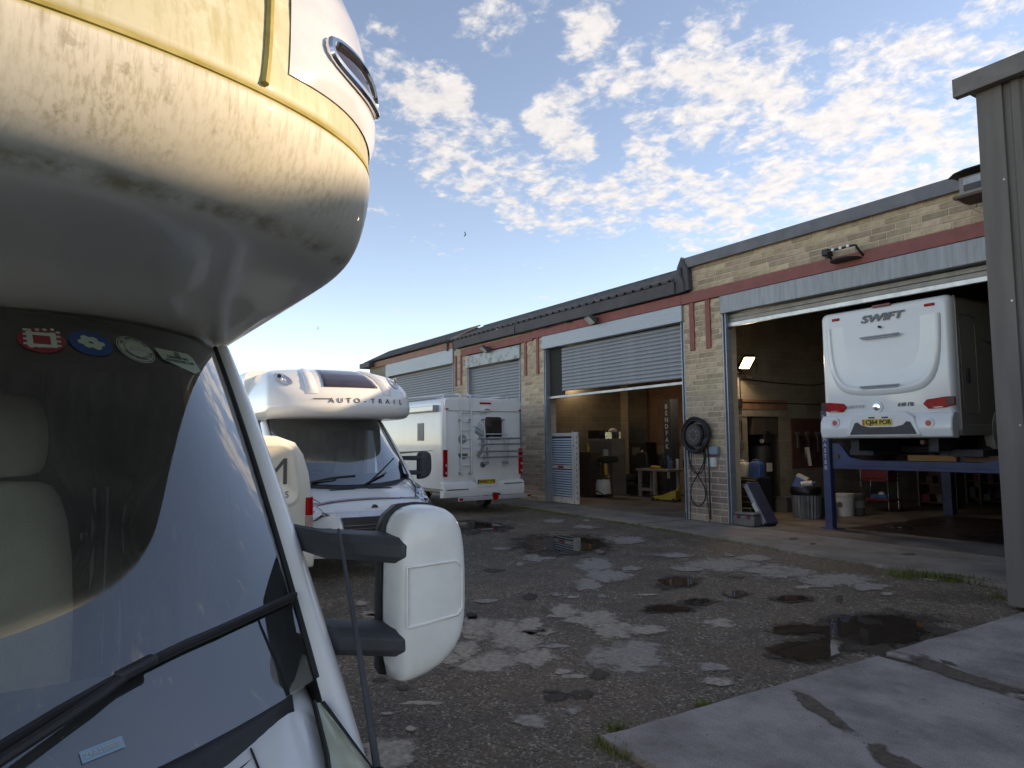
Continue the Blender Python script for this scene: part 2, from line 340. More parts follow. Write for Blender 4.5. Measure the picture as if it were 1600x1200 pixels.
_zk = [0]
def flat(name, pts, m, z, zz=0.0, inset=.28, parent=None, jit=.10):
    _zk[0] = (_zk[0] + 1) % 12; z += _zk[0]*.00025
    """irregular flat sheet from a ground polygon, with rim attribute"""
    P = []; n = len(pts); c0 = sum((Vector(q) for q in pts), Vector())/n; rm = sum((Vector(q) - c0).length for q in pts)/n; jit = min(jit, .22*rm)
    for i in range(n):
        a = Vector(pts[i]); b = Vector(pts[(i + 1) % n])
        k = max(2, int((b - a).length / .12))
        for j in range(k):
            q = a.lerp(b, j / k); P.append(Vector((q.x + random.uniform(-1, 1) * jit * .35, q.y + random.uniform(-1, 1) * jit * .35, 0)))
    c = sum(P, Vector()) / len(P); vs = []; fs = []; at = []
    rings = [(1.28, 0.0), (1.0, .20), (.82, .38), (.5, .58), (.1, .75)]
    k = len(P)
    for s, e in rings:
        for p in P: q = c + (p - c) * s; vs.append((q.x, q.y, z)); at.append(e)
    for r in range(len(rings) - 1):
        for i in range(k): fs.append((r*k + i, r*k + (i+1) % k, (r+1)*k + (i+1) % k, (r+1)*k + i))
    fs.append(tuple((len(rings)-1)*k + i for i in range(k)))
    me = bpy.data.meshes.new(name); me.from_pydata(vs, [], fs)
    a = me.attributes.new('edge', 'FLOAT', 'POINT'); a.data.foreach_set('value', at)
    me.materials.append(m); o = bpy.data.objects.new(name, me); COL.objects.link(o); o.parent = parent
    return o
def blob(cx, cy, w, h, n=12):
    return [gpt(cx + w/2 * math.cos(k*2*math.pi/n) * random.uniform(.8, 1.15), cy + h/2 * math.sin(k*2*math.pi/n) * random.uniform(.8, 1.15)) for k in range(n)]
def pix(l): return [gpt(x, y) for x, y in l]
for cx, cy, w, h, k in ((748,985,66,34,0),(800,998,80,46,0),(772,1038,96,36,0),(836,1030,64,24,0),(728,1018,44,26,0),(826,976,40,20,0),(700,1030,40,20,0),(885,958,54,18,0),(925,968,74,26,0),(962,986,70,22,0),(1012,985,62,14,0),(978,1027,112,44,1),
    (928,884,58,22,1),(948,900,72,18,1),(918,914,44,16,1),(1135,884,120,18,1),(1212,893,116,18,1),(1302,908,112,18,1),(1362,918,60,10,1),(965,845,90,12,1)):
    flat('tarmac_patch', blob(cx, cy, w*1.25, h*1.3), (PATCH, GREYP)[k], .006, parent=g)
for cx, cy, w, h, k in ((1118,1065,80,16,0),(826,1129,62,24,1),(893,1111,36,20,1),(1126,975,52,18,0),(843,872,60,14,1),(866,814,44,9,1),(912,824,46,7,1),(835,870,30,8,0),(783,858,44,5,1),(1010,930,34,5,0),
   (870,930,18,5,1),(895,934,30,5,0),(940,933,20,8,1),(1385,929,24,6,0),(1255,918,30,5,0),(1350,921,20,6,0),(565,943,26,8,0),(1465,906,50,6,1),(985,889,34,9,1),(1180,872,70,12,1),(1055,868,70,8,1),(640,1140,20,10,0),(1075,890,60,9,1),(1200,893,90,12,1),(760,940,40,9,1),(700,880,50,8,1),(880,1050,30,10,0),(610,1180,110,60,0)):
    flat('tarmac_patch', blob(cx, cy, w, h), (PATCH, GREYP)[k], .0065, parent=g)
for k in range(46):
    x = random.uniform(560, 1420); y = random.uniform(800, 1120)
    if y > 1090 - (x - 1000)*.30: continue
    sc = (y - 690)/300; flat('tarmac_patch', blob(x, y, random.uniform(14, 60)*sc, random.uniform(4, 16)*sc), random.choice((PATCH, GREYP, DAMP, DAMP)), .004, parent=g)
for cx, cy, w, h in ((735,824,112,17),(876,851,150,27),(1058,910,60,18),(1046,953,90,12),(1148,929,34,11),(1090,941,50,9),(1372,988,215,58),(1262,1017,130,32),(1236,936,56,10),(1245,985,90,16),(1300,1003,60,14)):
    flat('damp_patch', blob(cx, cy, w * 1.25, h * 1.3), DAMP, .0098, parent=g)
    o = flat('puddle', blob(cx, cy, w, h), WATER, .0132)
    lab = {735: 'long shallow puddle on the tarmac beside the bumper of the luton motorhome', 876: 'puddle mirroring the white louvred door', 1058: 'oval brown puddle on the tarmac before the hose pier',
           1046: 'narrow dark puddle crossing the middle of the yard', 1148: 'tiny round puddle in the middle of the yard', 1090: 'thin sliver of puddle just above the narrow dark puddle',
           1372: 'largest brown puddle lying along the concrete slab', 1262: 'muddy puddle left of the largest puddle by the slab', 1236: 'small dark puddle towards the blue lift',
           1245: 'faint wet hollow left of the largest puddle', 1300: 'wet rim between the two puddles beside the slab'}[cx]
    tag(o, lab, None, None, 'structure')
# loose stones: nobody could count them
def scatter_stones(n, fn, smin, smax, name, m, lab):
    mb = MB()
    for _ in range(n):
        p = fn(); s = random.uniform(smin, smax) * (1 if random.random() < .93 else 1.8); a = random.uniform(0, 6.28)
        vs = []
        for (x, y, z) in ((1,0,0),(-1,0,0),(0,1,0),(0,-1,0),(0,0,.7),(.5,.5,.45),(-.5,.4,.5)):
            x *= random.uniform(.6, 1.2); y *= random.uniform(.5, 1.0)
            vs.append((p.x + s*(x*math.cos(a) - y*math.sin(a)), p.y + s*(x*math.sin(a) + y*math.cos(a)), p.z + s*z*random.uniform(.7, 1.1) - .1*s))
        mb.add(vs, [(0,2,5),(2,1,6),(5,2,6),(5,6,4),(1,3,4),(1,4,6),(3,0,4),(0,5,4)])
    o = obj(name, mb, m, smooth=None, fix=False); return tag(o, lab, None, None, 'stuff')
ST = mat('stone_grey', (.24, .19, .145), .85, col2=(.085, .068, .056), scale=31, detail=2)
ST2 = mat('stone_pale', (.42, .37, .31), .8, col2=(.22, .19, .16), scale=25, detail=2)
def rp():
    while True:
        x = random.uniform(480, 1300); y = 790 + 420 * random.random() ** .62
        if x > 1000 and y > 1120 - (x - 1000) * .28: continue
        return gpt(x, y)
scatter_stones(15000, rp, .004, .011, 'gravel', ST, 'loose grey and brown gravel strewn over the yard')
scatter_stones(1500, rp, .004, .011, 'pebbles', ST2, 'pale pebbles scattered among the gravel')
def rp2():
    t = random.random(); q = gpt(1500 + 75*t, 955 - 20*random.random()); return q + Vector((random.gauss(0, .18), random.gauss(0, .25), 0))
scatter_stones(330, rp2, .005, .014, 'rubble', ST, 'small pale rubble against the foot of the grey clad wall')

# concrete slabs at the lower right
def concrete_mat(name, c1, c2, spot):
    m = bpy.data.materials.new(name); m.use_nodes = True; t = m.node_tree; N = t.nodes; L = t.links; b = N['Principled BSDF']; co = N.new('ShaderNodeTexCoord')
    def noise(sc, d=6, r=.6, st=None):
        n = N.new('ShaderNodeTexNoise'); n.inputs['Scale'].default_value = sc; n.inputs['Detail'].default_value = d; n.inputs['Roughness'].default_value = r
        if st:
            mp = N.new('ShaderNodeMapping'); mp.inputs['Scale'].default_value = st; L.new(co.outputs['Object'], mp.inputs[0]); L.new(mp.outputs[0], n.inputs['Vector'])
        else: L.new(co.outputs['Object'], n.inputs['Vector'])
        return n.outputs['Fac']
    def ramp(f, a, ca, b_, cb_):
        r = N.new('ShaderNodeValToRGB'); e = r.color_ramp.elements; e[0].position = a; e[0].color = (*ca, 1); e[1].position = b_; e[1].color = (*cb_, 1); L.new(f, r.inputs[0]); return r.outputs[0]
    def mul(a, b_, f=1.0):
        n = N.new('ShaderNodeMix'); n.data_type = 'RGBA'; n.blend_type = 'MULTIPLY'; n.inputs['Factor'].default_value = f; L.new(a, n.inputs['A']); L.new(b_, n.inputs['B']); return n.outputs['Result']
    c = ramp(noise(1.7, 9, .66), .36, c2, .60, c1)
    c = mul(c, ramp(noise(120, 3, .7), .36, (.62, .60, .58), .60, (1.08, 1.08, 1.08)))
    c = mul(c, ramp(noise(1.0, 5, .6, (6, 46, 1)), .35, (.86, .86, .86), .62, (1.04, 1.04, 1.04)), .7)
    vo = N.new('ShaderNodeTexVoronoi'); vo.inputs['Scale'].default_value = 7; L.new(co.outputs['Object'], vo.inputs['Vector'])
    c = mul(c, ramp(vo.outputs['Distance'], .045, spot, .075, (1, 1, 1)))
    L.new(c, b.inputs['Base Color']); b.inputs['Roughness'].default_value = .88; b.inputs['Specular IOR Level'].default_value = .25
    bp = N.new('ShaderNodeBump'); bp.inputs['Strength'].default_value = .5; bp.inputs['Distance'].default_value = .006; L.new(noise(85, 5, .7), bp.inputs['Height']); L.new(bp.outputs[0], b.inputs['Normal'])
    MATS[name] = m; return m
CONC = concrete_mat('slab_concrete', (.40, .355, .325), (.235, .205, .185), (.35, .33, .3))
CONC2 = concrete_mat('apron_concrete', (.33, .285, .245), (.21, .18, .152), (.4, .36, .33))
def slab(pts, z0, z1, m, name, parent=None):
    n = len(pts); mb = MB()
    return obj(name, mb.prism([(p[0], p[1]) for p in pts], 2, z0, z1), m, parent, smooth=None, bevel=.012, seg=2)
def edge_line(x, y0, y1, k, j): return [(x + random.uniform(-j, j), y0 + (y1 - y0) * i / k) for i in range(k + 1)]
s1 = slab(edge_line(-3.43, 5.56, 2.74, 14, .012) + [(6, 2.70), (6, 5.50)], -.1, .05, CONC, 'concrete_slab')
tag(s1, 'nearer pale concrete slab with a dark stain across it', None, None, 'structure')
s2 = slab(edge_line(-3.45, 8.33, 5.72, 12, .012) + [(6, 5.62), (6, 8.33)], -.1, .045, CONC, 'concrete_slab')
tag(s2, 'farther concrete slab reaching the grey clad wall', None, None, 'structure')
DIRT = ragged_mat('joint_dirt', (.14, .108, .084), (.095, .073, .058), .9, 0, .6)
def spt(x, y): return gpt(x, y, .05)
flat('dirt_stain', [spt(*q) for q in ((1228,1078),(1248,1080),(1300,1112),(1345,1148),(1330,1152),(1290,1130),(1262,1108))], DIRT, .054, parent=s1)
flat('dirt_stain', [spt(*q) for q in ((1352,1160),(1380,1168),(1430,1195),(1480,1225),(1440,1235),(1395,1215),(1372,1188))], DIRT, .054, parent=s1)
flat('dirt_stain', [spt(*q) for q in ((1400,1018),(1440,1020),(1490,1045),(1560,1068),(1640,1092),(1640,1112),(1560,1085),(1480,1058),(1430,1042))], DIRT, .0545, parent=s1)
flat('dirt_stain', [spt(*q) for q in ((1462,1028),(1492,1035),(1500,1042),(1470,1036))], DIRT, .0505, parent=s2)
obj('joint', MB().box(-3.4, 6, 5.52, 5.68, -.05, .03), mat('joint_soil', (.05, .04, .032), .95, bump=.6), s1)
# apron in front of the units and the floor inside
ap = slab([(-34, 10.9), (-17, 10.30), (-15, 10.27), (-12.6, 10.18), (-10.5, 10.02), (-8.77, 9.84), (-7, 9.62), (-5.4, 9.45), (-3.3, 9.3), (-3.3, 11.42), (-34, 11.42)], -.1, .05, CONC2, 'pavement')
tag(ap, 'concrete apron strip along the front of the workshops', None, None, 'structure')
obj('joint', MB().box(-11.22, -11.19, 10.05, 11.42, .04, .053), MATS['joint_soil'], ap)
for cx, cy, w, h in ((1240,842,16,4),(1270,850,12,3),(1420,866,22,4),(1485,900,24,6)):
    flat('oil_stain', [gpt(cx + w/2*math.cos(k*.7), cy + h/2*math.sin(k*.7), .05) for k in range(9)], DIRT, .0545, parent=ap)
FLOOR = mat('workshop_floor', (.20, .168, .142), .6, col2=(.075, .063, .055), scale=1.2, rvar=.2, bump=.2)
fl = obj('floor', MB().box(-34, -3.3, 11.42, 21, -.1, .056), FLOOR, smooth=None); tag(fl, 'stained concrete floor inside the workshops', None, None, 'structure')
# grass along the apron edge
GR = mat('grass_blade', (.10, .15, .03), .7, col2=(.16, .17, .05), scale=9, spec=.2)
def grass(spots, name, lab):
    mb = MB()
    for (c, sx, sy, n, h) in spots:
        for _ in range(n):
            x = c.x + random.gauss(0, sx); y = c.y + random.gauss(0, sy); a = random.uniform(0, 6.28); hh = h * random.uniform(.4, 1.25); w = .004
            dx, dy = math.cos(a), math.sin(a); l = random.uniform(.15, .7) * hh
            mb.add([(x - dy*w, y + dx*w, 0), (x + dy*w, y - dx*w, 0), (x + dx*l*.4 - dy*w*.6, y + dy*l*.4 + dx*w*.6, hh*.65), (x + dx*l*.4 + dy*w*.6, y + dy*l*.4 - dx*w*.6, hh*.65), (x + dx*l, y + dy*l, hh)], [(0, 1, 3, 2), (2, 3, 4)])
    o = obj(name, mb, GR, smooth=None, fix=False); return tag(o, lab, None, None, 'stuff')
sp = []
for i in range(60):
    t = i / 59; x = -17 + 12.8 * t; y = 10.30 + (9.40 - 10.30) * max(0, (t - .3) / .7) ** 1.1 - .03
    dens = 1.0 if -16.5 < x < -9.2 else .25
    sp.append((Vector((x, y - .05, 0)), .10, .035, int(60 * dens * random.uniform(.3, 1.5)), .05))
grass(sp, 'grass', 'low grass growing along the edge of the concrete apron')
grass([(gpt(x, y), .13, .06, 170, .10) for x, y in ((1410,902),(1435,900),(1462,905),(1495,908),(1525,912))], 'grass', 'bright tuft of grass on the apron edge near the grey clad wall')
grass([(gpt(x, y), .05, .035, 70, .06) for x, y in ((962,1143),(972,1180),(948,1168),(1560,935),(1100,1108))], 'grass', 'small tufts of grass by the corner of the near slab')

# ================================================================== BUILDINGS
BRICK = mat('buff_block', (.52, .395, .275), .9, col2=(.37, .28, .19), scale=7, objrand=.30, bump=.45, bscale=45)
PINK = mat('pinkish_block', (.36, .265, .215), .9, col2=(.27, .20, .165), scale=7, objrand=.24, bump=.45, bscale=45)
MORT = mat('mortar', (.64, .545, .40), .95, col2=(.52, .435, .31), scale=12, bump=.4)
REDP = mat('red_paint', (.31, .095, .08), .7, col2=(.24, .075, .066), scale=5, bump=.1)
BRNP = mat('orange_brown_paint', (.36, .16, .10), .6)
GALV = mat('galvanised_steel', (.34, .375, .41), .45, metal=.4, col2=(.27, .305, .345), scale=2.2, rvar=.1, stretch=(1, 1, 6))
GALV2 = mat('weathered_steel', (.33, .355, .38), .5, metal=.35, col2=(.20, .205, .21), scale=3.5, rvar=.1, stretch=(4, 1, .35))
SLAT = mat('shutter_slat', (.27, .285, .30), .5, metal=.35, col2=(.21, .225, .245), scale=3, rvar=.1)
DARKF = mat('dark_fascia', (.075, .072, .08), .65, col2=(.05, .048, .052), scale=2)
SHEET = mat('corrugated_sheet', (.15, .14, .135), .7, col2=(.09, .085, .08), scale=2.5, metal=.15)
COPE = mat('lead_grey_coping', (.17, .17, .185), .6, col2=(.12, .12, .13), scale=3)
INNER = None
def block_wall_mat(name, c1, c2, mort, bw=.44, bh=.215):
    m = bpy.data.materials.new(name); m.use_nodes = True; t = m.node_tree; N = t.nodes; L = t.links; b = N['Principled BSDF']
    co = N.new('ShaderNodeTexCoord'); sp_ = N.new('ShaderNodeSeparateXYZ'); L.new(co.outputs['Object'], sp_.inputs[0])
    ad = N.new('ShaderNodeMath'); ad.operation = 'ADD'; L.new(sp_.outputs[0], ad.inputs[0]); L.new(sp_.outputs[1], ad.inputs[1])
    cb_ = N.new('ShaderNodeCombineXYZ'); L.new(ad.outputs[0], cb_.inputs[0]); L.new(sp_.outputs[2], cb_.inputs[1])
    br = N.new('ShaderNodeTexBrick'); L.new(cb_.outputs[0], br.inputs['Vector']); br.inputs['Scale'].default_value = 1
    br.inputs['Brick Width'].default_value = bw; br.inputs['Row Height'].default_value = bh; br.inputs['Mortar Size'].default_value = .008
    br.inputs['Color1'].default_value = (*c1, 1); br.inputs['Color2'].default_value = (*c2, 1); br.inputs['Mortar'].default_value = (*mort, 1)
    n = N.new('ShaderNodeTexNoise'); n.inputs['Scale'].default_value = 1.6; n.inputs['Detail'].default_value = 7; L.new(co.outputs['Object'], n.inputs['Vector'])
    r = N.new('ShaderNodeMapRange'); r.inputs['To Min'].default_value = .5; r.inputs['To Max'].default_value = 1.3; L.new(n.outputs['Fac'], r.inputs['Value'])
    mu = N.new('ShaderNodeMix'); mu.data_type = 'RGBA'; mu.blend_type = 'MULTIPLY'; mu.inputs['Factor'].default_value = 1; L.new(br.outputs['Color'], mu.inputs['A']); L.new(r.outputs[0], mu.inputs['B'])
    L.new(mu.outputs['Result'], b.inputs['Base Color']); b.inputs['Roughness'].default_value = .9
    bp = N.new('ShaderNodeBump'); bp.inputs['Strength'].default_value = .8; bp.inputs['Distance'].default_value = .012; bp.invert = True; L.new(br.outputs['Fac'], bp.inputs['Height']); L.new(bp.outputs[0], b.inputs['Normal'])
    return m
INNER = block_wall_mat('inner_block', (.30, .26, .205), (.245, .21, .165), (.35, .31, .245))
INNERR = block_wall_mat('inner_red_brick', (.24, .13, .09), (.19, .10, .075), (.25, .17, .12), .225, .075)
FY = 11.5
bm_cache = {}
def brick_mesh(L_, h, m):
    key = (round(L_, 2), round(h, 3), m.name)
    if key not in bm_cache:
        bm = bmesh.new(); bmesh.ops.create_cube(bm, size=1); bmesh.ops.scale(bm, vec=(key[0], .09, h), verts=bm.verts)
        for v_ in bm.verts: v_.co += Vector((random.uniform(-.004, .004), random.uniform(-.004, .004), random.uniform(-.003, .003)))
        bmesh.ops.bevel(bm, geom=[e for e in bm.edges], offset=.006, segments=1, affect='EDGES')
        me = bpy.data.meshes.new('brick'); bm.to_mesh(me); bm.free(); me.materials.append(m); bm_cache[key] = me
    return bm_cache[key]
def brickwork(parent, x0, x1, z0, z1, ch, lens, low=None, gap=.020, holes=(), Y=FY):
    z = z0; row = 0
    while z + ch <= z1 + .02:
        x = x0; first = True
        while x < x1 - .03:
            L_ = random.choice(lens)
            if first and row % 2: L_ = round(lens[0] * .5, 2)
            first = False
            e = min(x + L_, x1)
            if x1 - e < .07: e = x1
            w_ = e - x - gap
            if not any(a < (x + e)/2 < b_ for a, b_ in holes):
                m_ = PINK if low and z < low + random.uniform(-.1, .1) else BRICK
                me = brick_mesh(round(w_, 2), ch - gap, m_)
                o = bpy.data.objects.new('brick', me); COL.objects.link(o); o.parent = parent
                o.location = ((x + e)/2, Y + .045 + random.uniform(-.003, .003), z + ch/2)
            x = e
        z += ch; row += 1
def shutter(parent, x0, x1, zbot, ztop_box, zbot_box, tilt=0.0, mbox=GALV, closed=True, slats=True, xs=None, z_low=None):
    sh = bpy.data.objects.new('roller_shutter', None); COL.objects.link(sh); sh.parent = parent
    obj('shutter_box', MB().box(x0, x1, FY - .06, FY + .32, zbot_box, ztop_box), mbox, sh, bevel=.012)
    for x in (x0 + .05, x1 - .05):
        mb = MB().box(x - .05, x + .05, FY + .06, FY + .16, .05, zbot_box); mb.box(x - .05, x - .025, FY - .0, FY + .06, .05, zbot_box); mb.box(x + .025, x + .05, FY - .0, FY + .06, .05, zbot_box)
        obj('guide_rail', mb, GALV, sh, bevel=.004)
    if slats:
        pitch = .0935; a, b_ = xs or (x0 + .1, x1 - .1)
        prof = [(0, 0), (.012, .012), (.018, .04), (.012, .07), (.002, .082), (.0, .0925), (-.006, .0925), (-.006, 0)]
        mb = MB().prism([(-p[0], p[1]) for p in prof], 0, -(b_ - a)/2, (b_ - a)/2); me = mesh(mb, 'slat', 40); me.materials.append(SLAT)
        z = zbot_box - .03 - pitch; low = z_low if z_low is not None else zbot + .05; k = 0
        while z > low - .001:
            o = bpy.data.objects.new('slat', me); COL.objects.link(o); o.parent = sh; fr = (zbot_box - z) / max(.1, zbot_box - low)
            o.location = ((a + b_)/2, FY + .11, z); o.rotation_euler = (0, -tilt * fr, 0)
            z -= pitch; k += 1
    return sh

# --- unit with the raised motorhome (right)
b3 = thing('brick_workshop', 'buff block workshop with tall open bay and a motorhome on a lift', 'workshop')
wl3 = obj('wall', MB().box(-11.21, -10.13, FY + .008, FY + .42, .05, 4.74).box(-11.0, 14, FY + .010, FY + .32, 4.96, 5.56).box(-11.0, 14, FY + .05, FY + .32, 4.74, 4.96), MORT, b3, smooth=None)
brickwork(wl3, -11.21, -10.13, .055, 1.9, .131, (.44, .42, .46), low=1.45)
brickwork(wl3, -11.21, -10.13, 1.89, 3.62, .116, (.40, .44, .30))
brickwork(wl3, -11.21, -10.13, 3.63, 4.73, .116, (.22, .23, .22))
brickwork(wl3, -10.98, -3.6, 4.985, 5.56, .114, (.44, .46, .42, .30))
obj('red_beam', MB().box(-11.24, -3.3, FY - .055, FY + .03, 4.752, 4.975), REDP, b3, bevel=.006)
for x in (-10.95, -10.49):
    obj('red_strip', MB().box(x - .065, x + .065, FY - .03, FY + .02, 3.70, 4.752), REDP, b3, bevel=.004)
mb = MB()
prof = [(FY - .10, 5.53), (FY - .10, 5.74), (FY - .06, 5.77), (FY + .42, 5.77), (FY + .42, 5.72), (FY - .055, 5.72), (FY - .055, 5.53)]
mb.prism(prof, 0, -11.06, 14); obj('coping', mb, COPE, b3, smooth=None, bevel=.006)
obj('flashing', MB().add([(-11.34, FY - .14, 4.99), (-10.90, FY - .14, 5.02), (-10.93, FY - .13, 5.5), (-11.10, FY - .15, 5.80), (-11.27, FY - .1, 5.6), (-11.34, FY - .14, 5.3),
    (-11.34, FY + .3, 4.99), (-10.90, FY + .3, 5.02), (-10.93, FY + .3, 5.5), (-11.10, FY + .3, 5.80), (-11.27, FY + .3, 5.6), (-11.34, FY + .3, 5.3)],
    [(0,1,2,3,4,5), (11,10,9,8,7,6), (0,6,7,1), (1,7,8,2), (2,8,9,3), (3,9,10,4), (4,10,11,5), (5,11,6,0)]), DARKF, b3, smooth=None, bevel=.02)
obj('downpipe', MB().tube([(-11.12, FY - .16, 5.55), (-11.12, FY - .17, 5.38), (-11.05, FY - .14, 5.2), (-11.05, FY - .14, 5.0)], .04, 8), DARKF, b3)
sh3 = shutter(b3, -10.13, -4.2, 3.9, 4.745, 4.375, mbox=GALV2, slats=False)
mb = MB()
for i, (y_, z_) in enumerate(((FY + .12, 4.36), (FY + .11, 4.27))): mb.box(-10.03, -4.3, y_, y_ + .03, z_ - .085, z_)
obj('slat', mb, mat('dull_slat', (.30, .28, .25), .5, metal=.3), sh3, bevel=.01)
obj('bottom_bar', MB().box(-10.06, -4.25, FY + .09, FY + .15, 4.10, 4.185), mat('bright_alu', (.62, .62, .60), .35, metal=.5), sh3, bevel=.008)
obj('stop_bolt', MB().cyl((-10.04, FY + .05, 4.08), (-10.04, FY + .16, 4.08), .035, 10), DARKF, sh3)
# inner room of the right unit; its left wall has a doorway (y from 14.6 to 15.9)
room = MB()
DY0, DY1, DZ = 13.22, 14.32, 2.32
CX = -11.0
room.box(-11.28, CX, FY + .43, DY0, .05, 5.41).box(-11.28, CX, DY1, 21, .05, 5.41).box(-11.28, CX, DY0, DY1, DZ, 5.41)
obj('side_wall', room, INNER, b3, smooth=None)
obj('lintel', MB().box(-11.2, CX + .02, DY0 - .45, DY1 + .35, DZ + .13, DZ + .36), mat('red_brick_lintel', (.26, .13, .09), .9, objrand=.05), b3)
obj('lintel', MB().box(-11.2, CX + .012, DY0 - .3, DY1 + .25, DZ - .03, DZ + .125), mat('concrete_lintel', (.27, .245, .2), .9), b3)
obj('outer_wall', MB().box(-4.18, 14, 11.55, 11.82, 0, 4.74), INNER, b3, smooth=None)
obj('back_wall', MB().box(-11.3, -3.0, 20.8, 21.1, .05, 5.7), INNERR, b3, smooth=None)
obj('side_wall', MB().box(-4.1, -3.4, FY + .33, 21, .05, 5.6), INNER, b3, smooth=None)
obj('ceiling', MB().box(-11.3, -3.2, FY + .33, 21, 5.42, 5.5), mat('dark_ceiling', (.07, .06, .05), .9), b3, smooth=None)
# back store seen through the doorway
obj('store_wall', MB().box(-12.5, -12.3, 12.7, 16.2, .05, 3).box(-12.3, -11.28, 16.0, 16.2, .05, 3).box(-12.3, -11.28, 12.7, 12.8, .05, 3).box(-12.5, -11.28, 12.7, 16.2, 3, 3.1), INNER, b3, smooth=None)
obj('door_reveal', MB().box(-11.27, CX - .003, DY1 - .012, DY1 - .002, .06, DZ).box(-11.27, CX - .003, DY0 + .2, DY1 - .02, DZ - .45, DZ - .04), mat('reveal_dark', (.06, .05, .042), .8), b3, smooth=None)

# --- middle pair of units
b2 = thing('corrugated_workshop', 'long middle workshop with corrugated roof and half raised shutter', 'workshop')
wl2 = obj('wall', MB().box(-17.9, -16.71, FY + .008, FY + .42, .05, 4.74).box(-22.3, -21.31, FY + .008, FY + .42, .05, 4.95).box(-22.3, -11.0, FY + .06, FY + .3, 4.74, 5.25), MORT, b2, smooth=None)
brickwork(wl2, -17.9, -16.71, .055, 1.9, .131, (.44, .42, .46), low=1.3)
brickwork(wl2, -17.9, -16.71, 1.89, 3.62, .116, (.40, .44, .30))
brickwork(wl2, -17.9, -16.71, 3.63, 4.73, .116, (.22, .23, .22))
brickwork(wl2, -22.28, -21.31, 2.6, 4.9, .116, (.40, .44, .30))
for x in (-17.62, -16.98, -22.12, -21.72):
    obj('red_strip', MB().box(x - .06, x + .06, FY - .03, FY + .02, 3.70, 4.76), REDP, b2, bevel=.004)
obj('red_beam', MB().box(-17.2, -11.245, FY - .055, FY + .03, 4.752, 4.975), REDP, b2, bevel=.006)
obj('red_beam', MB().box(-21.7, -17.21, FY - .05, FY + .03, 4.70, 4.93), REDP, b2, bevel=.006)
obj('fascia', MB().prism([(FY - .16, 5.0), (FY - .18, 5.27), (FY - .10, 5.29), (FY + .05, 5.29), (FY + .05, 5.0)], 0, -22.0, -11.3), DARKF, b2, smooth=None, bevel=.008)
for x in (-18.0,): obj('fascia_joint', MB().box(x - .03, x + .03, FY - .187, FY - .16, 4.99, 5.28), DARKF, b2)
def corrugated(x0, x1, y0, z0, y1, z1, pitch, amp, name, parent, m):
    mb = MB(); n = max(1, round((x1 - x0) / pitch)); xs = []
    for i in range(n):
        for f_, h_ in ((0, 0), (.55, 0), (.65, 1), (.88, 1), (1.0, 0)): xs.append((x0 + (i + f_) * pitch, h_ * amp))
    R2 = []
    for y_, z_ in ((y0, z0), (y1, z1)): R2.append([(x, y_, z_ + h_) for x, h_ in xs])
    mb.loft(R2, False, False); o = obj(name, mb, m, parent, smooth=None, thick=.012); return o
rs = bpy.data.objects.new('roof', None); COL.objects.link(rs); rs.parent = b2
xs_ = -22.75
while xs_ < -11.6:
    w_ = min(1.2, -11.5 - xs_)
    corrugated(xs_, xs_ + w_ + .0, FY - .2, 5.285 + random.uniform(0, .004), 13.0, 6.0, .3, .05, 'roof_sheet', rs, SHEET); xs_ += 1.2
obj('roof_end', MB().add([(-11.5, FY - .2, 5.28), (-11.5, 13.0, 6.03), (-11.0, 13.0, 5.8), (-11.0, FY - .1, 5.28)], [(0, 1, 2, 3)]), SHEET, b2, smooth=None, thick=.02)
obj('cable', MB().tube([(-17.9, FY - .12, 4.99), (-17.0, FY - .10, 5.0), (-16.4, FY - .09, 4.96), (-15.6, FY - .08, 4.99), (-15.2, FY - .07, 4.94)], .012, 5), mat('cable_black', (.02, .02, .02), .5), b2)
obj('roof_back', MB().add([(-22.8, 13.0, 6.05), (-11.3, 13.0, 6.05), (-11.3, 19.9, 5.24), (-22.8, 19.9, 5.24)], [(0, 1, 2, 3)]), SHEET, b2, smooth=None, thick=.02)
for x_ in (-22.7,): obj('gable', MB().prism([(FY - .1, 5.0), (FY - .1, 5.30), (13.0, 5.98), (19.8, 5.2), (19.8, 5.0)], 0, x_, x_ + .1), DARKF, b2, smooth=None)
sh2 = shutter(b2, -16.71, -11.21, 3.3, 4.745, 4.375, tilt=R_(0), xs=(-15.95, -11.31), z_low=3.08)
obj('bottom_bar', MB().bar((-16.62, FY + .12, 2.985), (-11.31, FY + .12, 3.03), .05, .07), mat('steel_bar', (.42, .43, .45), .4, metal=.6), sh2, bevel=.008)
obj('gap_shade_sheet', MB().box(-16.6, -15.95, FY + .16, FY + .2, 3.0, 4.37), mat('painted_gap_shade', (.035, .032, .03), .9), sh2)  # near-black sheet added to paint the shade in the gap beside the slats
sh1 = shutter(b2, -21.31, -17.9, .06, 4.66, 4.25, mbox=mat('flaking_steel', (.34, .37, .39), .5, metal=.3, col2=(.17, .185, .155), thresh=(.38, .52), scale=4))
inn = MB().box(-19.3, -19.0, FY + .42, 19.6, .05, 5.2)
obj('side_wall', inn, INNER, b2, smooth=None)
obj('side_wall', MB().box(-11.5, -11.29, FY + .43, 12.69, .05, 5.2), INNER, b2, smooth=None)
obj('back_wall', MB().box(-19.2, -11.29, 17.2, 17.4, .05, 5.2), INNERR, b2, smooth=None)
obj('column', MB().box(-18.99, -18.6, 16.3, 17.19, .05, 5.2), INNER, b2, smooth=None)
obj('ceiling', MB().box(-22.3, -11.0, FY + .3, 19.8, 5.2, 5.25), MATS['dark_ceiling'], b2, smooth=None)

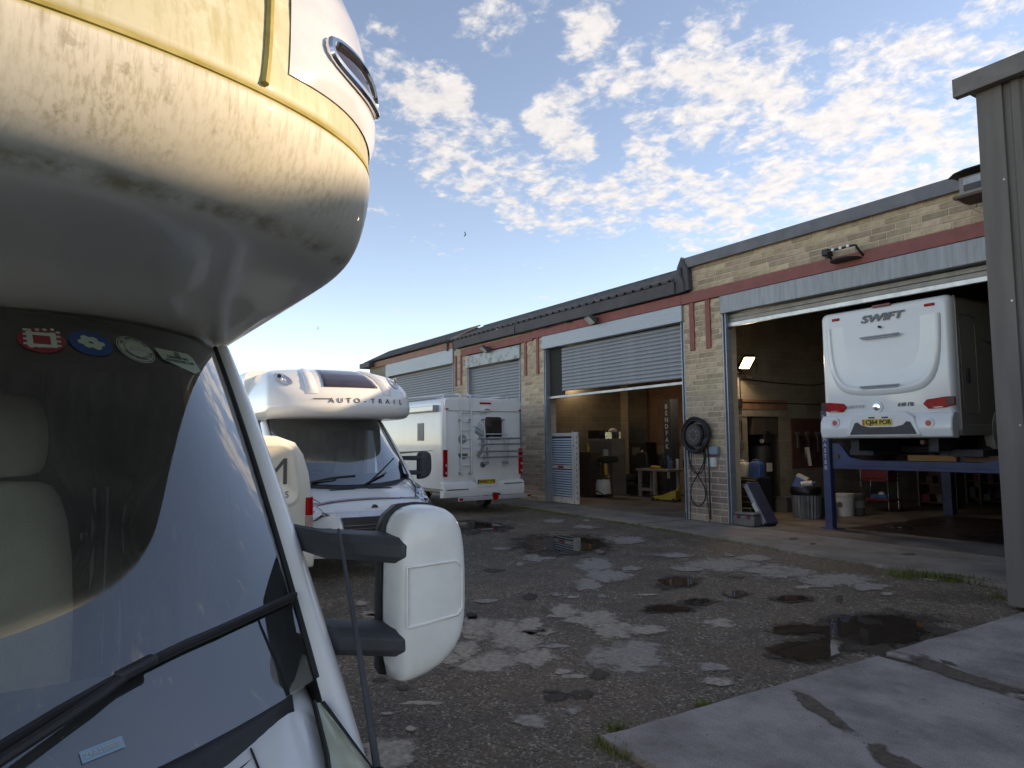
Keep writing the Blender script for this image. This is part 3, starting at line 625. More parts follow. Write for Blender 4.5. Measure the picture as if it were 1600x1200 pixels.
# --- far unit
b0 = thing('end_workshop', 'farthest workshop with orange brown fascia and closed shutter', 'workshop')
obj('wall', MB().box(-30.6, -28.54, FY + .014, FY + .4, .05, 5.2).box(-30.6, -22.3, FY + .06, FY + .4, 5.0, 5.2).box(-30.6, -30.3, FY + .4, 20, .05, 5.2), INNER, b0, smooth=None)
obj('fascia', MB().box(-30.3, -22.3, FY - .05, FY + .05, 5.055, 5.30), BRNP, b0, bevel=.006)
obj('eave_box', MB().box(-31.1, -29.9, FY - .3, FY + .4, 5.1, 5.32), DARKF, b0, bevel=.01)
r0 = bpy.data.objects.new('roof', None); COL.objects.link(r0); r0.parent = b0
xs_ = -31.0
while xs_ < -22.4:
    corrugated(xs_, min(xs_ + 1.2, -22.3), FY - .15, 5.33, 12.6, 5.95, .15, .04, 'roof_sheet', r0, SHEET); xs_ += 1.2
obj('roof_back', MB().add([(-31.0, 12.6, 5.99), (-22.8, 12.6, 5.99), (-22.8, 19.9, 5.0), (-31.0, 19.9, 5.0)], [(0, 1, 2, 3)]), SHEET, b0, smooth=None, thick=.02)
obj('gable', MB().prism([(FY - .05, 5.2), (FY - .05, 5.36), (12.6, 5.93), (19.8, 5.0), (19.8, 4.9)], 0, -30.9, -30.8), DARKF, b0, smooth=None)
obj('gable', MB().prism([(FY + .06, 5.2), (FY + .06, 5.36), (12.6, 5.93), (19.8, 5.0), (19.8, 4.9)], 0, -22.9, -22.8), DARKF, b0, smooth=None)
sh0 = shutter(b0, -28.54, -22.28, .06, 5.05, 4.52, mbox=GALV)

# --- grey clad building corner on the right
cb3 = thing('clad_building', 'grey metal clad building corner rising at the right edge', 'building')
CLAD = mat('taupe_cladding', (.165, .150, .136), .6, col2=(.125, .113, .103), scale=1.2, stretch=(5, 5, .5), spec=.25, bump=.04, bscale=9)
mb = MB(); x = -3.55; pts = []
while x < 14:
    for dx, dy in ((0, 0), (.19, 0), (.215, -.028), (.285, -.028), (.31, 0)): pts.append((x + dx, 8.36 + dy))
    x += .333
mb.loft([[(p[0], p[1], .05) for p in pts], [(p[0], p[1], 5.6) for p in pts]], False, False)
obj('cladding', mb, CLAD, cb3, smooth=None)
obj('corner_trim', MB().box(-3.672, -3.42, 8.322, 8.345, .04, 5.58).box(-3.672, -3.645, 8.345, 8.6, .04, 5.58), CLAD, cb3, bevel=.004)
obj('wall', MB().box(-3.64, 14, 8.375, 11.35, .04, 5.6), CLAD, cb3, smooth=None)
obj('roof_trim', MB().box(-3.85, 14, 8.2, 8.30, 5.53, 5.74).box(-3.85, 14, 8.30, 11.38, 5.66, 5.74), mat('trim_taupe', (.175, .158, .143), .55), cb3, bevel=.006)
for x in (-3.5, -2.83, -2.17, -3.17):
    for z in (.6, 1.9, 3.2, 4.5): obj('screw', MB().cyl((x + .05, 8.318, z), (x + .05, 8.34, z), .012, 8), MATS['steel_bar'], cb3)
# ================================================================== VEHICLES
WHITE = mat('white_paint', (.80, .80, .79), .22, col2=(.74, .74, .72), scale=2.0, coat=.5, rvar=.05)
CREAM = mat('warm_white_paint', (.80, .76, .66), .3, col2=(.76, .71, .60), scale=2.0, coat=.4)
SILV = mat('silver_paint', (.48, .51, .57), .3, metal=.5, coat=.4, var=.05)
BLK = mat('black_plastic', (.022, .022, .024), .55, var=.2, bump=.1, bscale=200)
GREYPL = mat('charcoal_plastic', (.055, .058, .066), .6, var=.15, bump=.15, bscale=260)
RUB = mat('rubber', (.018, .018, .018), .75)
CHROME = mat('chrome', (.75, .75, .76), .12, metal=1.0, var=.03)
REDL = mat('red_lens', (.50, .008, .010), .25, col2=(.26, .004, .006), scale=20, coat=.0, spec=.15)
PINKL = mat('pale_pink_lens', (.55, .36, .33), .15, coat=.8)
AMBER = mat('amber_lens', (.65, .22, .02), .2, coat=.6)
PLATE = mat('plate_yellow', (.72, .47, .03), .45, var=.04)
INK = mat('ink_black', (.012, .012, .014), .5, var=.05)
DGREY = mat('decal_grey', (.11, .115, .125), .4, var=.05)
MGREY = mat('decal_mid_grey', (.33, .34, .36), .4, var=.05)
PURP = mat('decal_purple', (.16, .05, .11), .4, var=.05)
WGLASS = glassmat('windscreen_glass', (.86, .90, .85), dirt=.04, extra=.07)
WGLASS2 = glassmat('windscreen_glass_far', (.45, .55, .6), dirt=.012, extra=.17)
DGLASS = mat('tinted_window', (.035, .025, .025), .06, var=.05, coat=.5)
def lens_mat(name, c1, c2, rough, sc):
    m = mat(name, c1, rough, metal=.45, col2=c2, scale=sc, coat=1.0, detail=3, thresh=(.4, .55)); return m
LAMPC = mat('clear_lamp', (.62, .63, .64), .12, col2=(.06, .062, .07), scale=17, coat=.6, detail=2, thresh=(.42, .52), metal=.2)
LAMPO = mat('clouded_lamp', (.50, .50, .36), .25, col2=(.36, .37, .27), scale=5, coat=.8)
TYRE = mat('tyre', (.02, .02, .02), .8, bump=.2)
WHEELM = mat('wheel_steel', (.42, .42, .43), .35, metal=.7)

def wheel(parent, x, y, r=.34, w=.22):
    s = 1 if y > 0 else -1
    t = obj('wheel', MB().lathe([(r*.62, -w/2), (r*.95, -w/2), (r, -w*.35), (r, w*.35), (r*.95, w/2), (r*.62, w/2)], n=28), TYRE, parent, smooth=50)
    t.location = (x, y, r); t.rotation_euler = (R_(90), 0, 0)
    h_ = obj('rim', MB().lathe([(.02, w*.2*-s), (r*.45, w*.25*-s), (r*.6, w*.42*-s), (r*.64, w*.42*-s), (r*.64, 0), (.02, 0)], n=24), WHEELM, t)
    return t

# windscreen surface of the common cab: v -1..1 across, t 0 (base) .. 1 (top)
def WS(v, t, off=0.0):
    B = Vector((-.33 * v * v, .96 * v, 1.18 + .07 * v * v))
    T = Vector((-1.0 - .52 * v ** 4, .915 * v, 2.175 - .015 * v * v))
    p = B.lerp(T, t); n = Vector((.62, .25 * v, .76)).normalized()
    return p + n * (.02 * 4 * t * (1 - t) + off)
def ws_hit(O, px_, py_):
    """where the sight line of a picture point meets the windscreen of the cab standing at O"""
    d = pray(px_, py_); best = None; v0, t0, sv, st_ = 0, .5, 1.2, .8
    for _ in range(9):
        for i in range(-6, 7):
            for j in range(-6, 7):
                v = v0 + sv*i/6; t = t0 + st_*j/6; q = WS(v, t) + O - CC; k = q.cross(d).length / d.length
                if best is None or k < best[0]: best = (k, v, t)
        v0, t0 = best[1], best[2]; sv *= .35; st_ *= .35
    return v0, t0
STN = [(-.66, 1.0, (1.05, 1.06, 1.10, 1.225, 1.29, 1.285, 1.19, .50)), (-.46, 1.0, (1.08, 1.09, 1.12, 1.215, 1.265, 1.25, 1.14, .50)), (-.18, 1.0, (1.135, 1.14, 1.15, 1.185, 1.205, 1.165, 1.03, .50)), (.08, 1.0, (1.145, 1.145, 1.142, 1.142, 1.135, 1.08, .94, .50)),
       (.32, .985, (1.10, 1.097, 1.085, 1.06, 1.02, .935, .80, .50)), (.50, .975, (1.035, 1.03, 1.015, .985, .94, .87, .76, .50)), (.62, .96, (1.0, .995, .98, .95, .905, .835, .74, .50)), (.70, .92, (.965, .96, .945, .915, .87, .81, .72, .50)), (.74, .90, (.90, .895, .885, .86, .825, .775, .70, .50))]
YS = (0, .3, .58, .78, .88, .955, 1.0, 1.015)
def hood(x, y):
    """height of the bonnet / wing skin at local x and |y|"""
    for a, b_ in zip(STN, STN[1:]):
        if a[0] <= x <= b_[0]:
            f_ = (x - a[0]) / (b_[0] - a[0]); sc_ = a[1] + (b_[1] - a[1]) * f_; zz_ = [p + (q - p) * f_ for p, q in zip(a[2], b_[2])]
            yy = abs(y) / sc_
            for (y0, z0), (y1, z1) in zip(zip(YS, zz_), zip(YS[1:], zz_[1:])):
                if y0 <= yy <= y1: return z0 + (z1 - z0) * (yy - y0) / (y1 - y0)
            return zz_[-1]
    return .9
def cab(T, O, lampm, paint, wsm, mirrorm, detail=True, bumperm=None, near=False):
    xbk = -2.75 if near else -1.75
    """front of a large panel-van based motorhome; local x forward, y to its left"""
    # bonnet and wings: one skin, split at the shut line
    rows = []
    for x, sc_, zs in STN:
        half = [(x, y*sc_, z) for y, z in zip(YS, zs)]
        rows.append([(a, -b_, c) for a, b_, c in reversed(half)][:-1] + half)
    def seg(lo, hi):
        return MB().loft([r[lo:hi] for r in rows], False, False)
    obj('bonnet', seg(4, 11), paint, T, smooth=60, sub=2)
    for a, b_, in ((0, 5), (10, 15)): obj('wing', seg(a, b_), paint, T, smooth=60, sub=2)
    mb = MB()
    for s in (-1, 1): mb.tube([(x, s*.783*sc_, hood(x, .78*sc_) + .0005) for x, sc_, z in STN[2:]], .0025, 5)
    obj('shut_line', mb, BLK, T)
    # cowl under the screen
    def cw(u_, w_):
        v = -1 + 2*u_; b_ = WS(v, 0); f_ = Vector((b_.x + .03 + .10*(1 - abs(v)**2.2), b_.y*(1.0 - .0*w_), max(hood(min(b_.x + .15, .3), b_.y) + .012, 1.05)))
        p = b_.lerp(f_, w_); p.z -= .045 * math.sin(w_ * math.pi) * (1 - abs(v)**4); return p
    obj('cowl', MB().grid(cw, 40, 6, .035, .965), BLK, T, smooth=60, thick=.02)
    obj('windscreen', MB().grid(lambda a, b_: WS(-1 + 2*a, b_), 40, 20), wsm, T, smooth=80)
    # black printed border on the inside of the glass
    mb = MB(); n = 64
    def inner(k):
        a = 2*math.pi*k/n; ca, sa = math.cos(a), math.sin(a); e = .34
        v = .90 * math.copysign(abs(ca)**e, ca); t = .5 + .43*math.copysign(abs(sa)**e, sa) + .035
        if sa < 0: t += .035 * abs(sa)
        return v, t
    def outer(k):
        a = 2*math.pi*k/n; ca, sa = math.cos(a), math.sin(a); m_ = max(abs(ca), abs(sa)); return ca/m_*.995, .5 + .5*sa/m_*.995
    ra = []
    for f_ in (0, .33, .66, 1):
        ra.append([WS(outer(k)[0]*(1-f_) + inner(k)[0]*f_, outer(k)[1]*(1-f_) + inner(k)[1]*f_, -.005) for k in range(n)])
    mb.loft(ra, True, False); obj('frit', mb, mat('frit_black', (.028, .03, .036), .35, var=.1), T, smooth=80)
    for s in (-1, 1): obj('rubber_seal', MB().tube([WS(s, 1 - k/14, .002) for k in range(15)], .0075, 6), RUB, T)
    for s in (-1, 1):
        # pillar
        def pil(t, w_):
            e = WS(s, t); out = [(0, 0, 0), (.016, .022, .014), (.012, .052, .012), (-.03, .080, -.005), (-.085, .092, -.03), (-.13, .098, -.05)]
            i = min(int(w_*5), 4); q = Vector(out[i]).lerp(Vector(out[i+1]), w_*5 - i)
            k = 1 + .25*(1 - t); return Vector((e.x + q.x*k, e.y + s*q.y*(1.0 - .15*t)*.92, e.z + q.z))
        obj('pillar', MB().grid(pil, 14, 5, -.16, 1.0), paint, T, smooth=70, sub=1)
        # door side
        def sid(a, w_):
            z = .45 + 1.67*a
            t = max(0, min(1, (z - 1.25)/.86)); e = WS(s, t); xf = -.44 if z < 1.12 else (e.x - .10 - .02 if z > 1.3 else -.44 - (z - 1.12)/.18*(.01 + .0))
            y = 1.012 - .02*max(0, .9 - z) if z < 1.25 else 1.01 - .125*((z - 1.25)/.87)**1.15
            x = xf + (xbk - xf)*w_; return (x, s*y, z)
        obj('door', MB().grid(sid, 20, 8), paint, T, smooth=60)
        def win(a, w_):
            z = 1.30 + .68*a; t = (z - 1.25)/.86; e = WS(s, min(1, t)); xf = e.x - .24; xb = -1.45
            y = 1.01 - .125*((z - 1.25)/.87)**1.15 + .006; return (xf + (xb - xf)*w_, s*y, z)
        obj('door_window', MB().grid(win, 8, 6), WGLASS2 if near else DGLASS, T, smooth=60)
        mb = MB(); cyc = [win(0, k/8) for k in range(9)] + [win(k/6, 1) for k in range(1, 7)] + [win(1, 1 - k/8) for k in range(1, 9)] + [win(1 - k/6, 0) for k in range(1, 7)]
        obj('window_seal', mb.tube(cyc, .012, 5), RUB, T)
        # head lamp: sweeps up the wing
        A_ = [(-.27, .935, 1.215), (-.08, .905, 1.175), (.16, .85, 1.125), (.42, .74, 1.03), (.62, .62, .93), (.72, .58, .83)]; B_ = [(-.27, .955, 1.21), (-.08, 1.005, 1.115), (.16, 1.01, 1.01), (.42, .985, .89), (.60, .90, .80), (.69, .79, .775)]
        def hl(u_, w_):
            i = min(int(u_*5), 4); f_ = u_*5 - i
            a = Vector(A_[i]).lerp(Vector(A_[i+1]), f_); b_ = Vector(B_[i]).lerp(Vector(B_[i+1]), f_); p = a.lerp(b_, w_)
            k_ = math.sin(math.pi*w_)*min(1, u_*3); p += Vector((.028*k_, .02*k_, .028*k_)); return (p.x + .006, s*p.y, p.z + .006)
        lp = obj('headlamp', MB().grid(hl, 20, 10), lampm, T, smooth=70)
        cyc = [hl(k/20, 0) for k in range(21)] + [hl(1, k/6) for k in range(1, 7)] + [hl(1 - k/20, 1) for k in range(1, 21)]
        obj('lamp_seal', MB().tube(cyc, .006, 5), BLK, lp)
        for u_, w_, r in ((.62, .45, .055), (.80, .5, .045)):
            c = Vector(hl(u_, w_)); obj('bulb_bowl', MB().lathe([(r, 0), (r*.9, .012), (r*.4, .02), (.01, .014)], n=16), CHROME if not near else lampm, lp, loc=c - Vector((0, 0, .012)))
        # mirror on two arms
        M_ = thing_part('mirror', T)
        hx = -.40; y0, y1 = 1.15, 1.345; zb, zt = 1.20, 1.635
        if mirrorm is not None:
            OL = [(1.15,1.205),(1.15,1.40),(1.152,1.57),(1.166,1.607),(1.198,1.632),(1.25,1.634),(1.298,1.628),(1.328,1.60),(1.341,1.55),(1.346,1.47),(1.346,1.38),(1.341,1.315),(1.318,1.262),(1.27,1.224),(1.21,1.205),(1.168,1.20)]
            cy_, cz_ = 1.24, 1.42
            def mring(x, k, kz=None): return [(hx + x, s*(cy_ + (y - cy_)*k + (.004*(1 - k) if y < cy_ else 0)), cz_ + (z - cz_)*(kz or k)) for y, z in OL]
            obj('mirror_shell', MB().loft([mring(-.02, .985), mring(.0, 1.0), mring(.055, .995), mring(.085, .965, .975), mring(.105, .90, .93), mring(.116, .78, .84), mring(.121, .5, .6)], True, True), mirrorm, M_, smooth=60, sub=1)
            obj('mirror_back', MB().loft([mring(-.075, .90), mring(-.06, .985), mring(-.021, 1.012), mring(-.018, .99)], True, True), BLK, M_, smooth=50)
            def face(y, z): return (hx + .1205 - .9*max(0, abs(y - 1.245) - .045)**1.6 - .55*max(0, abs(z - 1.42) - .11)**1.6, s*y, z)
            pan = [(1.168, 1.345), (1.168, 1.49), (1.30, 1.495), (1.318, 1.48), (1.318, 1.375), (1.305, 1.36), (1.168, 1.345)]
            P_ = []
            for (ya_, za_), (yb_, zb2) in zip(pan, pan[1:]):
                for k in range(6): P_.append(face(ya_ + (yb_ - ya_)*k/6, za_ + (zb2 - za_)*k/6))
            obj('mirror_panel_rim', MB().tube(P_ + [P_[0]], .004, 6), mirrorm, M_, smooth=60)
        for z0, z1, ya, dz, dx in ((1.488, 1.56, .985, .006, 1.9), (1.262, 1.335, .95, .006, 1.0)):
            sec = []
            for y, k, xo_ in ((ya, .85, -.34), (1.035, 1, -.10), (1.16, 1.0, 0), (1.185, .9, 0)):
                cz = (z0 + z1)/2 + dz; hh = (z1 - z0)/2*k
                sec.append([(hx + .03 + dx_ + xo_*dx, s*y, cz + hh*dz_) for dx_, dz_ in ((.08, -.45), (.08, .35), (.055, .85), (-.03, 1), (-.05, .8), (-.05, -.8), (-.02, -1), (.05, -1))])
            obj('mirror_arm', MB().loft(sec, True, True), GREYPL, M_, smooth=35, bevel=.004, seg=2)
    # bumper
    def bump_(a, w_):
        y = -1.0 + 2*a; z = .90 - .62*w_
        x = .79 - .30*abs(y)**2.6 + .07*math.sin(math.pi*min(1, w_*1.15))**.7 - (.05 if w_ > .85 else 0)
        if abs(y) > .93: x -= (abs(y) - .93)*6*.4
        return (x, y*1.01, z)
    mb = MB().grid(bump_, 48, 16); bm_ = bumperm or paint
    obj('bumper', mb, bm_, T, smooth=60)
    for s in (-1, 1): obj('bumper_end', MB().grid(lambda a, w_: (bump_(1, w_)[0] - .55*a, s*(1.01 + .005*a), .90 - .62*w_), 6, 10), bm_, T, smooth=60)
    if detail:
        cen = MB().grid(lambda a, w_: tuple(Vector(bump_(.23 + .54*a + (.05*w_*(a*2-1)*-1), .03 + .80*w_)) + Vector((.006, 0, 0))), 24, 12)
        obj('bumper_centre', cen, SILV, T, smooth=60)
        def gq(a, w_): return tuple(Vector(bump_(.255 + .49*a - .02*w_*(2*a-1)*1.5, .15 + .47*w_)) + Vector((.012, 0, 0)))
        gr = obj('grille', MB().grid(gq, 20, 8), BLK, T, smooth=60)
        for w_ in (.36, .52): obj('grille_bar', MB().tube([Vector(gq(k/16, w_)) + Vector((.008, 0, 0)) for k in range(17)], .007, 6), CHROME, gr)
        obj('grille_rim', MB().tube([gq(0, k/6) for k in range(7)] + [gq(k/16, 1) for k in range(1, 17)] + [gq(1, 1 - k/6) for k in range(1, 7)] + [gq(1 - k/16, 0) for k in range(1, 17)], .008, 6), SILV, gr)
        for k in range(7):
            a = .31 + .055*k; q = Vector(bump_(a + .01, .72)) + Vector((.014, 0, 0))
            obj('lower_slot', MB().box(q.x - .03, q.x + .006, q.y, q.y + .085, q.z - .04, q.z + .035), BLK, T, bevel=.01)
        for s in (-1, 1):
            q = Vector(bump_(.5 + s*.385, .50)); f_ = obj('fog_recess', MB().box(q.x - .05, q.x + .004, q.y - .05, q.y + .05, q.z - .035, q.z + .03), SILV, T, bevel=.012)
            obj('bumper_trim', MB().tube([Vector(bump_(.5 + s*(.30 + .02*k), .36 + .0016*k*k)) + Vector((.006, 0, 0)) for k in range(9)], .009, 6), MGREY, T)
        for s in (-1, 1):
            for k in range(13):
                x0 = .10; y_ = s*(.10 + .028*k + (.02 if s > 0 else 0)); z_ = hood(x0 + .05, y_)
                obj('vent_slot', MB().bar((x0, y_, z_ + .004), (x0 + .09, y_ + .012, hood(x0 + .09, y_) + .004), .012, .006), INK, T)
        obj('bonnet_stripe', MB().grid(lambda a, w_: (lambda x, y: (x, y, hood(x, y) + .004))(.575 + .03*w_, -.74 + 1.18*a), 24, 2), PURP, T, smooth=60)
        obj('bonnet_stripe', MB().grid(lambda a, w_: (lambda x, y: (x, y, hood(x, y) + .0045))(.53 + .028*w_, -.76 + 1.5*a), 24, 2), SILV, T, smooth=60)
        obj('front_badge', MB().cyl((.715, 0, .905), (.735, 0, .90), .05, 20), CHROME, T)
    # interior floor pan and dash
    obj('dashboard', MB().loft([[(-.22, y, 1.12), (-.42, y, 1.165), (-.95, y, 1.16), (-1.08, y, 1.10), (-1.08, y, .7), (-.25, y, .7)] for y in (-.93, -.3, 0, .3, .93)], True, True), mat('dash_grey', (.20, .205, .21), .7, bump=.1, bscale=250), T, smooth=40, bevel=.02)
    return T
def thing_part(name, parent):
    o = bpy.data.objects.new(name, None); COL.objects.link(o); o.parent = parent; o.empty_display_size = .1; return o

# over-cab pod: ring (half width hw, front x0, corner depth a) at height z
def pod(T, x0, hw, a, prof, xback, m, name='luton', n=28, ny=1.0):
    rings = []
    for z, dx, dy in prof:
        w_ = hw - dy; r = []
        r.append((xback, -w_, z)); r.append(((xback + x0 + dx - a)/2, -w_, z))
        for k in range(n + 1):
            an = -math.pi/2 + math.pi*k/n; y = math.sin(an)*w_; x = x0 + dx - a*(1 - max(0, math.cos(an))**1.0); r.append((x, y, z))
        r.append(((xback + x0 + dx - a)/2, w_, z)); r.append((xback, w_, z)); rings.append(r)
    return obj(name, MB().loft(rings, False, False), m, T, smooth=75, sub=1)
def interp(tab, z):
    for a, b_ in zip(tab, tab[1:]):
        if a[0] <= z <= b_[0]:
            f_ = (z - a[0])/(b_[0] - a[0]); return [p + (q - p)*f_ for p, q in zip(a, b_)]
    return list(tab[-1]) if z > tab[-1][0] else list(tab[0])

# ---- 1. the near motorhome, filling the left of the picture
O1 = Vector((-1.36, -.45, 0))
near = thing('motorhome', 'algae stained white motorhome close by on the left', 'motorhome', O1)
cab(near, O1, LAMPO, WHITE, WGLASS, mat('mirror_white', (.80, .80, .78), .28, col2=(.72, .72, .68), scale=7, coat=.3), detail=True, near=True)
def algae_mat(name, white_below):
    """white gel coat with green-yellow algae film and dark run marks, densest above the seam"""
    m = bpy.data.materials.new(name); m.use_nodes = True; t = m.node_tree; N = t.nodes; L = t.links; b = N['Principled BSDF']
    co = N.new('ShaderNodeTexCoord'); sx = N.new('ShaderNodeSeparateXYZ'); L.new(co.outputs['Object'], sx.inputs[0])
    def noise(s, d, st=None, r=.6):
        n_ = N.new('ShaderNodeTexNoise'); n_.inputs['Scale'].default_value = s; n_.inputs['Detail'].default_value = d; n_.inputs['Roughness'].default_value = r
        if st:
            mp = N.new('ShaderNodeMapping'); mp.inputs['Scale'].default_value = st; L.new(co.outputs['Object'], mp.inputs[0]); L.new(mp.outputs[0], n_.inputs['Vector'])
        else: L.new(co.outputs['Object'], n_.inputs['Vector'])
        return n_.outputs['Fac']
    def mr(f_, a, b_, c=0., d=1.):
        n_ = N.new('ShaderNodeMapRange'); L.new(f_, n_.inputs['Value']); n_.inputs['From Min'].default_value = a; n_.inputs['From Max'].default_value = b_; n_.inputs['To Min'].default_value = c; n_.inputs['To Max'].default_value = d; return n_.outputs[0]
    def mul(a, b_):
        n_ = N.new('ShaderNodeMath'); n_.operation = 'MULTIPLY'; L.new(a, n_.inputs[0])
        if isinstance(b_, float): n_.inputs[1].default_value = b_
        else: L.new(b_, n_.inputs[1])
        return n_.outputs[0]
    def mix(f_, a, b_):
        n_ = N.new('ShaderNodeMix'); n_.data_type = 'RGBA'; L.new(f_, n_.inputs['Factor'])
        for k, s_ in ((a, 'A'), (b_, 'B')):
            if isinstance(k, tuple): n_.inputs[s_].default_value = (*k, 1)
            else: L.new(k, n_.inputs[s_])
        return n_.outputs['Result']
    z = sx.outputs['Z']
    above = mr(z, 2.50, 2.53); film = mr(noise(3.2, 7), .25, .75)
    c = mix(mul(above, mr(film, 0, 1, .25, .95)), (.56, .545, .49), (.40, .385, .19))
    tst = mr(noise(1.0, 6, (40, 40, 3), .7), .48, .66); c = mix(mul(mul(above, tst), .55), c, (.31, .28, .12)); scr = mr(noise(1.0, 5, (18, 18, 7), .65), .56, .66); c = mix(mul(mul(above, scr), .6), c, (.60, .57, .46))
    # streaks run down the bulge below the seam, thickest just under it and on the lip
    runs = mr(noise(1.0, 6, (85, 85, 5), .7), .46, .64); patchy = mr(noise(5, 4), .38, .62)
    band = mul(mr(z, 2.29, 2.35), mr(z, 2.51, 2.49)); top = mr(z, 2.36, 2.50, .4, 1.)
    c = mix(mul(mul(runs, band), mul(mr(patchy, 0, 1, .4, 1.), mr(top, 0, 1, .45, .80))), c, (.17, .15, .075))
    spots = mr(noise(38, 3), .60, .70); c = mix(mul(mul(spots, band), mul(patchy, .55)), c, (.10, .085, .04))
    lip = mul(mr(z, 2.266, 2.279), mr(z, 2.302, 2.284)); c = mix(mul(lip, mr(noise(16, 6), .40, .62, .0, .85)), c, (.22, .19, .10))
    yel = mul(band, mr(noise(2.2, 5), .4, .7, .1, .45)); c = mix(yel, c, (.53, .49, .33))
    seam = mul(mr(z, 2.486, 2.497), mr(z, 2.524, 2.510)); c = mix(mul(seam, mr(noise(5, 5), .25, .6, .5, 1.)), c, (.33, .28, .07))
    L.new(c, b.inputs['Base Color']); rg = mr(z, 2.26, 2.30, .32, .55); L.new(rg, b.inputs['Roughness'])
    b.inputs['Coat Weight'].default_value = .25
    bp = N.new('ShaderNodeBump'); bp.inputs['Strength'].default_value = .08; L.new(noise(60, 4), bp.inputs['Height']); L.new(bp.outputs[0], b.inputs['Normal'])
    return m
ALG = algae_mat('algae_gelcoat', True)
PR1 = [(2.165, -1.25, .22), (2.172, -1.14, .18), (2.178, -1.06, .16), (2.215, -.80, .13), (2.232, -.70, .11), (2.240, -.58, .09), (2.246, -.38, .072), (2.252, -.24, .058), (2.262, -.165, .045), (2.278, -.135, .032), (2.30, -.085, .020), (2.34, -.045, .010), (2.40, -.015, .003), (2.46, -.002, 0), (2.492, 0, 0), (2.499, -.008, .006), (2.506, -.010, .007), (2.515, -.004, .003), (2.56, -.012, .0), (2.65, -.035, .0), (2.78, -.075, .002), (2.92, -.14, .006), (3.06, -.24, .015), (3.18, -.37, .035), (3.28, -.55, .07), (3.34, -.75, .13), (3.38, -1.05, .25), (3.39, -1.5, .6)]
lut = pod(near, .09, 1.13, .60, PR1, -2.9, ALG, n=36)
def podpt(x0, hw, a, prof, an, z, off=0.0):
    _, dx, dy = interp(prof, z); w_ = hw - dy
    if an <= math.pi/2: x = x0 + dx - a*(1 - math.cos(an)); y = math.sin(an)*w_; n_ = Vector((math.cos(an)*.9, math.sin(an), .25)).normalized()
    else: x = x0 + dx - a - (an - math.pi/2); y = w_; n_ = Vector((0, 1, .1)).normalized()
    return Vector((x, y, z)) + n_*off
def pp(an, z, off=0.0): return podpt(.09, 1.13, .60, PR1, an, z, off)
# white side moulding wrapped round the corner, with the dark marker window set in it
def mould(u_, w_):
    zl = 2.575 + .015*math.sin(math.pi*min(1, u_*3)) - .06*u_; z = zl + (3.25 - zl)*w_; an = R_(46.5) + R_(8)*(z - 2.57)*(1 - u_) + u_*R_(95)
    e = min(1, min(u_*12, w_*9)) ; return pp(an, z, .002 + .022*math.sin(e*math.pi/2))
mo = obj('side_moulding', MB().grid(mould, 40, 30), mat('moulding_white', (.62, .64, .68), .2, coat=.6, var=.05), near, smooth=70)
def lensf(u_, w_, off=.0, k=1.0):
    a = 2*math.pi*u_; an = R_(66) + R_(12.5)*math.copysign(abs(math.cos(a))**.7, math.cos(a))*w_*k; z = 2.697 + .043*math.copysign(abs(math.sin(a))**.7, math.sin(a))*w_*k
    return pp(an, z, .024 + off)
mb = MB().loft([[lensf(k/32, w_, .012*math.cos(w_*math.pi/2)) for k in range(32)] for w_ in (.06, .4, .8, 1.0)], True, False)
obj('marker_window', mb, DGLASS, mo, smooth=70)
obj('marker_bezel', MB().tube([lensf(k/32, 1.0, .006) for k in range(33)], .012, 8), CHROME, mo)
# vertical groove and seam bead
obj('panel_groove', MB().tube([pp(R_(42.5 + 5*k/12), 2.52 + .70*k/12, .002) for k in range(13)], .009, 6), mat('algae_bead', (.26, .21, .045), .8, col2=(.40, .34, .13), scale=9), near)
obj('seam_bead', MB().tube([pp(R_(-89 + 178*k/60), 2.503, .000) for k in range(61)], .007, 6), MATS['algae_bead'], near)
# habitation body behind
hb = MB(); rg = [[(x, y, z) for y, z in rrect(-1.13, 1.13, .45, 3.18, .12)] for x in (-2.75, -2.8, -6.9)]
obj('body', hb.loft(rg, True, True), WHITE, near, smooth=40)
for x, y in ((.12, .88), (.12, -.88), (-4.4, .9), (-4.4, -.9)): wheel(near, x, y)
obj('cab_floor', MB().box(-2.7, .2, -.95, .95, .42, .52), BLK, near)
# interior: seats, curtains
SEAT = mat('beige_seat', (.62, .55, .42), .9, col2=(.52, .455, .345), scale=5, bump=.3, bscale=180)
CURT = mat('brown_curtain', (.085, .07, .06), .95, col2=(.055, .045, .04), scale=5)
def seat(y):
    s_ = thing_part('seat', near)
    obj('backrest', MB().loft([[(-1.66 - .25*(z - .75) + dx, y + dy*w_, z) for dx, dy in ((.10, -.7), (.12, 0), (.10, .7), (.06, 1), (-.05, .9), (-.07, 0), (-.05, -.9), (.06, -1))] for z, w_ in ((.62, .20), (.7, .25), (1.0, .27), (1.42, .26), (1.63, .21), (1.67, .15))], True, True), SEAT, s_, smooth=60, sub=1)
    obj('headrest', MB().loft([[(-1.84 + dx, y + dy*w_, z) for dx, dy in ((.06, -.7), (.075, 0), (.06, .7), (0, 1), (-.05, .7), (-.05, -.7), (0, -1))] for z, w_ in ((1.68, .12), (1.71, .16), (1.82, .17), (1.95, .15), (1.99, .09))], True, True), SEAT, s_, smooth=60, sub=1)
    obj('cushion', MB().box(-1.7, -1.1, y - .26, y + .26, .55, .72), SEAT, s_, bevel=.06, seg=4)
    obj('belt_buckle', MB().box(-1.80, -1.77, y + .262, y + .285, 1.44, 1.47), CHROME, s_, bevel=.004)
for y_s in (.24, -.50): seat(y_s)
